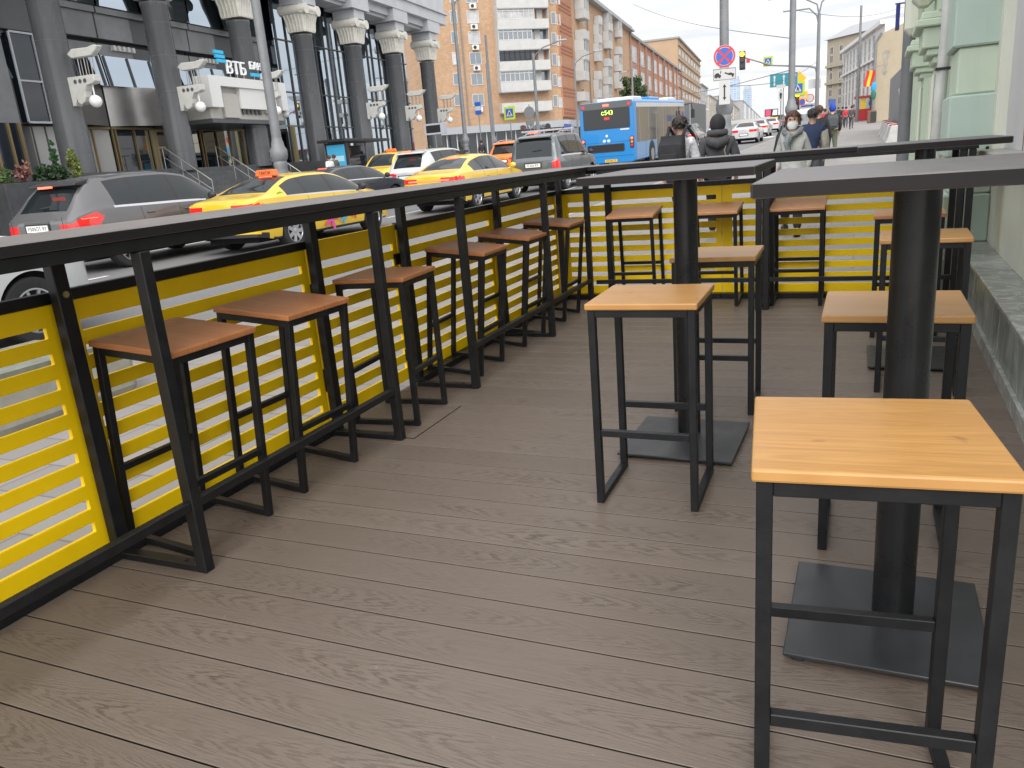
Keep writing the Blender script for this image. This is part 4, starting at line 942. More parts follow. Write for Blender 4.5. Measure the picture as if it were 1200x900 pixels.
    # bays between the first columns: panel band, cubes, strip windows, steel spandrel, ground floor glazing
    for i, (a0, a1) in enumerate(zip(cs[:-1], cs[1:])):
        m = (a0+a1)/2; o = -2.99
        if i < 4:
            part('band_panel', GRAN2, (a0-1.2, a0+.9, 7.95, 9.0, o, -2.35), (a0+2.6, a1-1.3, 7.95, 9.0, o, -2.35), (a0-1.2, a0+.9, 7.25, 7.75, o, -2.5), (a0+2.6, a1-1.3, 7.25, 7.75, o, -2.5))
            part('dark_band_panel', GRAN3, (a0+.92, a0+2.58, 7.95, 9.0, o, -2.42), (a0+.92, a0+2.58, 7.25, 7.75, o, -2.55))
            part('band_ledge', GRAN2, (a0-1.2, a1-1.3, 9.01, 9.28, o, -2.2))
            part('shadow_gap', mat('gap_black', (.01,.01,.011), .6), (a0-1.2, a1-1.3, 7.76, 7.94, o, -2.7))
            for k in range(5): part('cube_dentil', WHITE, (a0+.95+k*.30-1.4, a0+1.10+k*.30-1.4, 7.5, 7.72, -2.49, -2.3))
            part('upper_glazing', G_SKY, (a0-1.2, a1-1.3, 9.3, 11.88, o, -2.1))
            b = MB(); b.add([F.P(a, z, oo) for a in (a0-1.2, a1-1.3) for z, oo in ((5.9, o), (5.9, -2.25), (7.24, -2.47), (7.24, o))], [(0,1,2,3),(7,6,5,4),(0,4,5,1),(1,5,6,2),(2,6,7,3),(3,7,4,0)]); b.build('strip_glazing', G_SKY, t)
            for k in range(5): a = a0-1.1+k*1.45; b = MB(); b.add([F.P(aa, z, oo) for aa in (a, a+.06) for z, oo in ((5.9, -2.26), (5.9, -2.18), (7.23, -2.40), (7.23, -2.48))], [(0,1,2,3),(7,6,5,4),(0,4,5,1),(1,5,6,2),(2,6,7,3),(3,7,4,0)]); b.build('mullion', GRAN3, t)
            b = MB()
            prev = [F.P(a0-1.2+(a1-a0-.1)*k/10, 0, -2.7+.75*math.sin(PI*k/10)) for k in range(11)]
            b.rings([[p+Vector((0,0,4.15)) for p in prev], [p+Vector((0,0,5.9)) for p in prev], [p+F.eo*-.25+Vector((0,0,5.9)) for p in prev]], cap=False, closed=False); b.build('steel_spandrel', STEEL, t, smooth=True)
            # dark cup shaped consoles of the inner row
            b = MB(); c = F.P(a0+1.75, 0, -1.7)
            b.lathe([(.42, 9.29), (.45, 9.6), (.55, 10.0), (.72, 10.5), (.80, 10.9), (.75, 11.3), (.8, 11.85)], c, 14); b.build('dark_console', mat('console_green', (.03,.036,.038), .4), t, smooth=True)
            part('ground_glazing', G_DARK if i != 1 else G_SKY, (a0-1.2, a0+1.0, 2.02, 4.14, o, -2.8)); part('pale_glazing', mat('pale_pane', (.36,.355,.34), .2) if i == 1 else G_SKY, (a0+1.0, a1-1.3, 2.02, 4.14, o, -2.8))
            for k in range(6): part('glazing_bar', GOLD, (a0-1.0+k*1.2, a0-.94+k*1.2, 2.02, 4.13, -2.799, -2.7))
            part('transom', GOLD, (a0-1.2, a1-1.3, 4.02, 4.12, -2.798, -2.68))
        else:
            part('curtain_glazing', G_SKY, (a0-.6, a1-.62, 2.02, 11.88, o, -1.6))
            for k in range(6): part('mullion', GRAN3, (a0-.4+k*1.1, a0-.33+k*1.1, 2.02, 11.87, -1.599, -1.52))
            for z in (4.2, 6.2, 9.2): part('transom', GRAN3, (a0-.6, a1-.62, z, z+.07, -1.598, -1.51))
            c = F.P(a0+2.1, 0, -1.5); b = MB(); b.lathe([(.30, 2.0), (.30, 9.3)], c, 16); b.build('inner_column', GRAN3, t, smooth=True)
            b = MB(); b.lathe([(.32, 9.31), (.4, 9.8), (.62, 10.5), (.68, 11.0), (.62, 11.88)], c, 14); b.build('dark_console', mat('console_green', (.03,.036,.038), .4), t, smooth=True)
    # bronze double doors between the second and third column
    for a in (32.6,):
        part('door_frame', GOLD, (a-1.3, a-1.18, 2.01, 4.0, -2.69, -2.5), (a+1.18, a+1.3, 2.01, 4.0, -2.69, -2.5), (a-.05, a+.05, 2.01, 4.0, -2.69, -2.5), (a-1.18, a+1.18, 3.9, 4.0, -2.69, -2.51), (a-1.18, a+1.18, 3.1, 3.2, -2.69, -2.51))
        part('door', G_DARK, (a-1.18, a-.05, 2.02, 3.89, -2.69, -2.6), (a+.05, a+1.18, 2.02, 3.89, -2.69, -2.6))
    # near end: light framed four pane window on the stone wall
    a0, z0 = F.hit(9, 44, -2.0)[0], 4.2; a1 = F.hit(84, 140, -2.0)[0]
    part('corner_pier', GRAN2, (a0-3.5, a0-.7, 2.0, 11, -2.99, -1.6)); part('corner_band', GRAN3, (a0-.7, a0+1.25, 7.7, 9.3, -2.99, -1.9)); part('corner_band_light', GRAN2, (a0+1.26, a1+.6, 7.7, 9.3, -2.99, -1.95))
    w = MB(); F.bx(w, a0, a0+1.1, z0, 7.6, -2.99, -1.95); w.build('blue_pane', G_DARK, t)
    w = MB(); F.bx(w, a0+1.1, a1, z0, 7.6, -2.99, -1.95); w.build('mirror_pane', G_SKY, t)
    w = MB()
    for q in ((a0-.05, a0+.02, z0, 7.6), (a0+1.07, a0+1.13, z0, 7.6), (a1-.03, a1+.05, z0, 7.6), (a0, a1, z0-.06, z0+.02), (a0, a1, 7.58, 7.66), (a0, a1, 5.75, 5.82)): F.bx(w, *q, -1.949, -1.88)
    w.build('window_frame', mat('frame_light', (.45,.47,.5), .4), t)
    part('ground_pale_panel', mat('pale_pane', (.36,.355,.34), .2, var=.1, scale=.6), (a0+.3, a1+.4, 2.0, 4.05, -2.99, -2.3))
    for a in (a0+.35, a0+1.0, a0+2.1): part('panel_joint', GRAN3, (a, a+.05, 2.0, 4.05, -2.299, -2.26))
    part('entrance_panel', G_DARK, (a0-4, a0-.9, 2.0, 4.1, -1.599, -1.5)); 
    for a in (a0-2.2, a0-1.5, a0-1.0): part('bronze_post', GOLD, (a, a+.09, 2.0, 4.1, -1.499, -1.4))
    part('notice_sheet', WHITE, (a0+1.45, a0+1.62, 2.55, 2.85, -2.259, -2.255))
    part('bronze_pole', mat('brass_pole', (.45, .36, .18), .4, .6), (41.0, 41.2, 2.0, 4.2, -.9, -.7))
    # portal over the steps with rooftop letters
    p0, p1 = F.hit(246, 105, 1.2)[0], F.hit(334, 100, 1.2)[0]
    part('portal_box', mat('portal_beige', (.40,.385,.35), .5, var=.06), (p0+.2, p1-.1, 4.25, 5.9, -2.6, .85))
    part('portal_soffit', GRAN3, (p0+.2, p1-.1, 4.05, 4.249, -2.6, .9))
    part('portal_frame', WHITE, (p0, p0+.85, 4.75, 6.2, .3, 1.2), (p1-.55, p1, 4.75, 6.2, .3, 1.2), (p0+.851, p1-.551, 5.75, 6.2, .3, 1.195), (p0+2.45, p0+4.6, 4.75, 5.749, .3, 1.1))
    part('portal_block', mat('portal_beige', (.4,.385,.35), .5), (p0+1.15, p0+2.4, 4.3, 5.45, .86, 1.0))
    for k in range(5): part('portal_slot', GRAN3, (p0+2.7+k*.35, p0+2.88+k*.35, 4.5, 4.72, .86, .95))
    b = MB(); b.add([F.P(p1-1.0+.35*math.cos(k*PI/8), 5.2+.35*math.sin(k*PI/8), .87) for k in range(16)], [tuple(range(16))]); b.build('round_relief', GRAN2, t)
    LET = mat('sign_white', (.80, .81, .82), .4); CY = mat('sign_cyan', (.02, .42, .70), .4)
    def lett(txt, a, z, size, m): text_mb(txt, size, .10).build('sign_letters', m, t, xf=frame(F.P(a, z, .9), F.ea))
    lett('ВТБ', p0+2.75, 6.68, .86, LET); lett('БАНК', p0+4.62, 6.92, .52, LET)
    part('logo_stripe', CY, (p0+1.28, p0+1.98, 6.9, 7.05, .85, .95), (p0+1.22, p0+1.92, 7.1, 7.25, .85, .95), (p0+1.16, p0+1.86, 7.3, 7.45, .85, .95), (p0+3.95, p0+5.35, 6.42, 6.58, .85, .95))
    b = MB()
    for a in (p0+1.6, p0+2.2, p0+2.75, p0+3.3, p0+4.2, p0+4.7, p0+5.1): b.tube([F.P(a, 6.19, .9), F.P(a, 6.5, .9)], .025, 6)
    b.build('sign_support', STEEL, t)
    b = MB(); q = F.P(p1+.1, 4.6, .9); b.ball(q, .2, 12, 8); b.build('camera_dome', WHITE, t, smooth=True)
    # steps' handrails
    for a in (28.6, 32.4, 36.2):
        b = MB(); b.tube([F.P(a, 2.95, -.2), F.P(a, 2.95, .2), F.P(a, 1.35, 2.5), F.P(a, .4, 2.5)], .025, 6); b.tube([F.P(a, 2.55, .1), F.P(a, .95, 2.45)], .018, 6)
        for o, z in ((.1, 2.0), (1.0, 1.5), (1.8, 1.0)): b.tube([F.P(a, z-.3, o), F.P(a, z+1.0-.1*o, o)], .02, 6)
        b.build('handrail', STEEL, t)
    return F
BF = bank()

LEAF_COLS = [(.035, .075, .022), (.055, .105, .028), (.085, .13, .035)]
def leafy(name, m, parent, blobs, n, size, base=(0,0,0), flat=.6):
    """leaf sized faces scattered through the volume of a few blobs"""
    b = MB()
    tot = sum(q[3] for q in blobs)
    for (x, y, z, r, sz) in blobs:
        subs = []
        for _ in range(9): d = Vector(rng.normal(size=3)).normalized()*r*(.45+.6*rng.random()); subs.append((Vector((x+d.x, y+d.y, z+d.z*sz)), r*(.22+.33*rng.random())))
        subs.append((Vector((x, y, z)), r*.7))
        for _ in range(int(n*r/tot)):
            c0, r0 = subs[int(rng.random()*len(subs))]; d = Vector(rng.normal(size=3)).normalized(); rr = r0*(rng.random()**.4); c = c0+Vector((d.x*rr, d.y*rr, d.z*rr*sz))
            u = Vector(rng.normal(size=3)).normalized(); v = u.orthogonal().normalized(); v.rotate(Matrix.Rotation(rng.random()*6.3, 3, u)); s_ = size*(.6+.8*rng.random())
            b.add([c-v*s_*.5, c+u*s_*.28, c+v*s_*.6, c-u*s_*.28], [(0,1,2,3)])
    return b.build(name, m, parent)
def leafm(name, c): 
    return mat(name, c, .6, var=.45, scale=2.2)
def shrub(label, s, o, z, h, r, col, cone=False):
    p = BF.P(s, z, o)+BF.b; t = thing('shrub', label, 'shrub', p, 0, 'shrubs in the granite planter')
    nl = 330 if 'reddish' in label else 900
    blobs = [(0,0,h*.35,r,1), (r*.3,r*.2,h*.55,r*.8,1), (-r*.4,0,h*.4,r*.7,1)] if not cone else [(0,0,h*k/6,r*(1.05-k/6.5),1.2) for k in range(1, 6)]
    leafy('foliage', leafm('leaf_'+label.split()[0], col), t, blobs, nl, .11)
    b = MB(); b.tube([(0,0,0),(0,0,h*.6)], [.03,.01], 6); b.build('stem', mat('bark', (.06,.045,.035), .9), t)
def planter():
    s0, s1 = BF.hit(4, 212, 3.0)[0], BF.hit(110, 203, 3.0)[0]
    t = thing('granite_planter', 'black granite planter wall with shrubs behind the grey suv', 'planter', tuple(BF.P((s0+s1)/2, 0, 3.0)+BF.b)); f = Face(t.location, (BF.p.x, BF.p.y), PI/2+R_(5.25))
    b = MB(); f.bx(b, s0, s1, 0, 1.72, 2.2, 3.0); b.build('wall', mat('planter_granite', (.045,.046,.05), .25, var=.3, scale=2), t, bevel=.01)
    b = MB(); f.bx(b, s0+.1, s1-.1, 1.721, 1.76, 2.3, 2.9); b.build('soil', mat('soil', (.03,.022,.016), .95, var=.4, scale=9), t)
    L = s1-s0
    shrub('reddish shrub with thin leaves at the left of the granite planter', s0+L*.30, 2.6, 1.75, .75, .28, (.20, .085, .07))
    shrub('dark green low bush in the middle of the granite planter', s0+L*.52, 2.6, 1.75, .55, .36, (.03, .06, .025))
    shrub('dark green clipped bush beside the low bush in the planter', s0+L*.70, 2.6, 1.75, .5, .33, (.035, .07, .025))
    shrub('slim dark green conifer rising at the back of the planter', s0+L*.74, 2.35, 1.75, 1.55, .22, (.025, .085, .025), True)
    shrub('yellow green feathery cypress at the right of the planter', s0+L*.88, 2.6, 1.75, 1.2, .32, (.16, .19, .045), True)
    shrub('pale green little plant at the left end of the planter', s0+L*.10, 2.6, 1.75, .45, .25, (.07, .12, .035))
planter()

BEIGE_B = brick_mat('beige_brick', (.39, .235, .135), (.47, .30, .18), (.37, .27, .19), .5, .16, .02)
ORG_B = brick_mat('orange_brick', (.36, .155, .075), (.41, .195, .10), (.33, .21, .15), .5, .16, .02)
RED_B = brick_mat('red_brick', (.35, .15, .085), (.41, .195, .12), (.32, .2, .15), .5, .16, .02)
LOGW = mat('balcony_white', (.44, .44, .43), .6, var=.08, scale=1.2)
def apartments():
    C = pd(657, 100, 105); base = (C.x, C.y, gz(C.y))
    t = thing('apartment_block', 'beige brick apartment block with white balconies in the middle distance', 'building', base)
    d = pd(3600, -64, 1)-EYE; af = math.atan2(d.y, d.x)                # front face heading, running to the corner
    F = Face(base, (C.x, C.y), af)                                    # a = 0 at the corner, negative to the left
    d2 = pd(905, 145, 1)-EYE; a2 = math.atan2(d2.y, d2.x); S = Face(base, (C.x, C.y), a2)
    zt = S.hit(690, 3)[1]; Ls = S.hit(738, 60)[0]; Lf = -F.hit(500, 60)[0]
    def prism_of(F0, L, dep, sgn):
        return
    b = MB(); F.bx(b, -Lf, 0, base[2]-1, zt+1.0, -16, 0); b.build('front_wing', BEIGE_B, t)
    b = MB(); S.bx(b, .01, Ls, base[2]-1, zt, -16, .0); b.build('street_wing', BEIGE_B, t)
    b = MB(); S.bx(b, -.3, Ls+.6, zt+.01, zt+.35, -16, 1.0); S.bx(b, -.3, Ls+.6, zt+.36, zt+.9, -16, .6); b.build('eaves', mat('eaves_grey', (.33,.33,.33), .7), t)
    rows = [15.5+24.2*k for k in range(-1, 5)]
    for k, y in enumerate(rows):
        for x, w in ((531+1.2*k, 1.0), (553+1.6*k, 1.7)):
            a, z = F.hit(x, y+12); F.win(t, a, z, w*.95, 1.5, PVC, G_WIN if (k+int(x)) % 3 else PALEW, 0, 1 if w > 1.2 else 0, 0)
            if w > 1.2 and k != 4:
                b = MB(); F.bx(b, a-.45, a+.45, z-.75, z-.12, .05, .42); c = b.build('air_conditioner', WHITE, t, bevel=.04); b = MB(); b.lathe([(.22,0),(.22,.02)], (0,0,0), 14); b.build('fan_grille', TRIM, c, xf=Matrix.Translation(F.P(a-.1, z-.43, .425)) @ Matrix.Rotation(af, 4, 'Z') @ Matrix.Rotation(PI/2, 4, 'X'))
        a, z = F.hit(648+.6*k, y+13); F.win(t, a, z, .7, 1.5, PVC, G_WIN, 0, 0, 0)
        a, z = F.hit(654+.6*k, y+14); F.win(t, a, z, .55, 1.3, PVC, PALEW, 0, 0, 0)
    for k in range(-1, 6):                                            # the wide loggia stack
        y = 1.2+24.2*k; a0, z1 = F.hit(578+1.3*max(k,0), y); a1, _ = F.hit(638+1.0*max(k,0), y); z0 = F.hit(600, y+10)[1]
        b = MB(); F.bx(b, a0, a1, z0, z1, .0, 1.25); bal = b.build('balcony', LOGW, t)
        b = MB(); F.bx(b, a0+.02, a1-.02, z0-.12, z0-.002, .0, 1.3); b.build('slab', mat('slab_grey', (.3,.3,.3), .7), bal)
        if k < 5:
            zb_ = z1+.02; zu = z1+1.55; sp = a0+(a1-a0)*(.72 if k % 2 else .66); dk = [G_WIN, PALEW, G_WIN, G_DARK][k % 4]
            b = MB(); F.bx(b, a0+.1, sp, zb_, zu, .85, 1.12); b.build('balcony_glazing', dk, bal)
            b = MB(); n = 7
            for q in range(n+1): aa = a0+.1+(sp-a0-.1)*q/n; F.bx(b, aa-.05, aa+.05, zb_, zu, 1.121, 1.2)
            F.bx(b, a0+.1, sp, zb_, zb_+.1, 1.119, 1.21); F.bx(b, a0+.1, sp, zu-.12, zu, 1.119, 1.21); F.bx(b, a0+.1, sp, (zb_+zu)/2+.2, (zb_+zu)/2+.28, 1.12, 1.2); b.build('glazing_frame', PVC if k % 3 else TRIM, bal)
            b = MB(); F.bx(b, sp+.1, a1-.05, zb_, zu, .02, .15); b.build('recess_wall', ORG_B if k % 2 else G_WIN, bal)
            b = MB(); F.bx(b, sp+.7, sp+1.5, zb_, zu-.1, .16, .22); b.build('balcony_door', PVC, bal)
            b = MB(); F.bx(b, a0, a0+.1, zb_-.02, zu+.2, .0, 1.2); F.bx(b, a1-.06, a1, zb_-.02, zu+.2, 0, 1.2); b.build('side_screen', LOGW, bal)
    # orange corner loggias with dark red brick stripes, and the balcony stacks of the street side
    aS, _ = S.hit(670, 60); b = MB(); S.bx(b, .02, aS, base[2]+4, zt-.1, .001, .25); b.build('corner_brick', ORG_B, t)
    STR = mat('stripe_brick', (.30, .11, .065), .8, var=.12, scale=2)
    for k in range(-1, 7):
        for j in range(3): z = S.hit(662, 8+24.2*k+4.3*j)[1]; b = MB(); S.bx(b, .03, aS*.92, z, z+.22, .251, .30); b.build('brick_stripe', STR, t)
    for st, (x, w, pr) in enumerate(((676, 3.0, 1.5), (697, 2.2, 1.0), (708.5, 3.0, 1.1), (721, 2.6, 1.1))):
        for k in range(-1, 7):
            y = 12+24.0*k if st == 0 else 20+21.5*k if st == 1 else 28+21*k if st == 2 else 36+20*k
            y += 0 if st else 1
            a, z1 = S.hit(x, y); 
            if z1 > zt-1.2 or z1 < base[2]+5: continue
            b = MB(); S.bx(b, a-w/2, a+w/2, z1-1.25, z1, .01, pr); bal = b.build('balcony', LOGW, t, bevel=.05)
            if (k+st) % 3 != 1:
                b = MB(); S.bx(b, a-w/2+.08, a+w/2-.08, z1+.01, z1+1.45, .01, pr-.12); b.build('balcony_glazing', [G_WIN, PALEW, G_DARK][(k+st) % 3], bal)
                b = MB()
                for q in range(4): aa = a-w/2+.08+(w-.16)*q/3; S.bx(b, aa-.05, aa+.05, z1+.01, z1+1.5, pr-.119, pr-.05)
                S.bx(b, a-w/2+.03, a-w/2+.079, z1+.01, z1+1.5, .01, pr-.05); S.bx(b, a-w/2+.03, a+w/2-.05, z1+1.451, z1+1.52, .01, pr-.04); b.build('glazing_frame', PVC, bal)
        for k in range(-1, 7):
            a, z = S.hit(x+7.5, 30+21.5*k)
            if z < zt-1.8 and z > base[2]+5: S.win(t, a, z, 1.0, 1.5, PVC, G_WIN, 0, 0, 0)
    for x in (689, 714):
        a, _ = S.hit(x, 60); b = MB(); b.tube([S.P(a, base[2]+3, .15), S.P(a, zt, .15)], .08, 6); b.build('drainpipe', POST, t)
    a, _ = F.hit(542, 60); b = MB(); b.tube([F.P(a, base[2]+3, .15), F.P(a, zt, .15)], .07, 6); b.build('drainpipe', POST, t)
    # shop storey with fascia and lettering
    z1 = F.hit(600, 145)[1]; z0 = F.hit(600, 153)[1]
    SF = mat('shop_fascia', (.33,.35,.37), .5, var=.05)
    b = MB(); F.bx(b, -Lf, .5, z0, z1, .01, 1.0); b.build('shop_fascia', SF, t)
    b = MB(); S.bx(b, .6, Ls*.55, z0, z1, .01, 1.0); b.build('shop_fascia', SF, t)
    b = MB(); F.bx(b, -Lf, .3, base[2], z0-.01, .005, .25); b.build('shop_glazing', G_DARK, t)
    b = MB(); S.bx(b, .6, Ls*.55, base[2], z0-.01, .26, .35); b.build('shop_glazing', G_DARK, t)
    for k in range(16): aa = -Lf+k*1.35; b = MB(); F.bx(b, aa, aa+.14, base[2], z0-.01, .251, .4); b.build('shop_post', PVC if k % 3 else POST, t)
    a, z = F.hit(628, 149, 1.0); text_mb('ВЛАДИМИР', .62, .06).build('shop_lettering', TRIM, t, xf=frame(F.P(a-.4, z, 1.04), F.ea))
    a, z = F.hit(613, 149.5, 1.0); b = MB(); b.add([F.P(a+.33*math.cos(k*PI/8), z+.33*math.sin(k*PI/8), 1.03) for k in range(16)], [tuple(range(16))]); b.build('shop_roundel', mat('roundel_brown', (.12,.05,.04), .5), t)
    a, z = F.hit(642, 148.5, 1.0); b = MB(); b.add([F.P(a+.40*math.cos(k*PI/8), z+.45*math.sin(k*PI/8), 1.03) for k in range(16)], [tuple(range(16))]); b.build('shop_roundel', TRIM, t)
    a, z = S.hit(663, 148, 1.0); b = MB(); S.bx(b, a-1, a+3, z-.4, z+.3, 1.01, 1.08); b.build('blue_shop_sign', mat('shop_blue', (.03,.06,.32), .4), t)
apartments()

def street_block(name, label, x_corner, x_end, d, ytop, wall, rows, cols, winw, winh, glass, end_w=12, extra=None, v=(905,145), frame_m=PVC, front_win=False, depth=15, ztop=None):
    """block on the far side of the street: a street face towards us on the right, an end wall on the left"""
    C = pd(x_corner, 100, d); base = (C.x, C.y, gz(C.y)); t = thing(name, label, 'building', base)
    dd = pd(v[0], v[1], 1)-EYE; a = math.atan2(dd.y, dd.x); S = Face(base, (C.x, C.y), a)
    zt = S.hit(x_corner, ytop)[1]; L = S.hit(x_end, ytop)[0]
    b = MB(); S.bx(b, 0, L, base[2]-2, zt, -depth, 0); b.build('wall', wall, t)
    b = MB(); S.bx(b, -.3, L+.3, zt+.005, zt+.5, -depth, .5); b.build('cornice', mat('cornice_grey', (.25,.24,.23), .7), t)
    n = 0
    for r in range(rows):
        z = zt-1.0-(zt-base[2]-2)*(r+.82)/rows
        for c in range(cols):
            aa = L*(c+.5)/cols; S.win(t, aa, z, winw if winw > 0 else -winw*L/cols, winh, frame_m, glass if (r*7+c) % 3 else PALEW, 0, 1, 1 if winh > 2 else 0, fw=.16)
    return t, S, zt, L, base
t, S, zt, L, base = street_block('brick_building', 'orange red brick building with tall white windows beyond the apartment block', 739, 796, 157, 43, RED_B, 4, 9, -.66, 3.0, PALEW)
for k in range(10):
    b = MB(); S.bx(b, L*k/9-.5, L*k/9+.5, base[2], zt-.01, .001, .35); b.build('pilaster', RED_B, t)
    if k % 2: b = MB(); b.tube([S.P(L*k/9, base[2], .5), S.P(L*k/9, zt, .5)], .12, 5); b.build('drainpipe', POST, t)
for q in (1.5, 2.6, 6.2):
    b = MB(); S.bx(b, q*6, q*6+5, zt+.51, zt+2.2, -9, -5); b.build('roof_vent', mat('vent_metal', (.4,.41,.42), .5, .3), t)
TAN = mat('tan_concrete', (.36, .25, .16), .8, var=.1, scale=.25)
t, S, zt, L, base = street_block('tan_office', 'tan office block with horizontal window bands behind the brick building', 795, 820, 236, 46, TAN, 6, 8, -.5, 1.7, G_WIN, depth=45)
for r in range(6):
    z = base[2]+2+(zt-base[2]-2)*(r+.55)/6; b = MB(); S.bx(b, .2, L, z, z+.5, .001, .3); b.build('string_course', TAN, t)
GREYB = plaster_mat('grey_plaster', (.31, .31, .31)); CREAMB = plaster_mat('cream_plaster', (.35, .31, .24))
street_block('grey_house', 'narrow pale grey house just beyond the tan office block', 821.5, 829, 330, 99, GREYB, 5, 4, -.4, 2.2, G_WIN)
street_block('cream_house', 'cream low house left of the lamp post in the far distance', 831, 846, 420, 112, CREAMB, 4, 6, -.4, 2.4, G_WIN)
street_block('grey_block', 'tall pale block right behind the lamp post with the no stopping sign', 851, 868, 500, 112, GREYB, 6, 6, -.4, 2.4, G_WIN)
street_block('cream_block', 'cream block under the left glass tower in the far distance', 858, 870, 470, 122, CREAMB, 4, 5, -.4, 2.4, G_WIN)
street_block('white_terrace', 'long pale stone terrace below the small glass tower', 870, 896, 560, 118, GREYB, 5, 9, -.45, 2.6, G_WIN, v=(915,143))
def tower(label, x0, x1, y1, d):
    A, B = pd(x0, y1, d), pd(x1, y1, d); g = gz(200); t = thing('glass_tower', label, 'tower', ((A.x+B.x)/2, A.y, g)); w = (B-A).length
    m, nt, bb = nodes('tower_glass'); P = coords(nt); x, y, z = sep(nt, P)
    bt = nt.nodes.new('ShaderNodeTexBrick'); nt.links.new(vec(nt, x, z, 0), bt.inputs['Vector']); bt.offset = 0; bt.inputs['Scale'].default_value = 1; bt.inputs['Brick Width'].default_value = 6; bt.inputs['Row Height'].default_value = 4; bt.inputs['Mortar Size'].default_value = .5
    bt.inputs['Color1'].default_value = (.20,.27,.36,1); bt.inputs['Color2'].default_value = (.26,.32,.40,1); bt.inputs['Mortar'].default_value = (.33,.38,.43,1); nt.links.new(bt.outputs['Color'], bb.inputs['Base Color']); bb.inputs['Roughness'].default_value = .2
    b = MB(); b.bx(-w/2, w/2, -w*.3, w*.6, -20, A.z-g); b.build('shaft', m, t)
    b = MB(); b.bx(-w*.42, w*.42, -w*.25, w*.5, A.z-g+.01, A.z-g+6); b.build('crown', mat('tower_crown', (.3,.34,.38), .5), t)
tower('left blue glass tower on the skyline, partly behind the white arrow plate', 853.5, 866.5, 94, 1500)
tower('right blue glass tower on the skyline standing alone against the sky', 871.5, 880.5, 105, 1600)

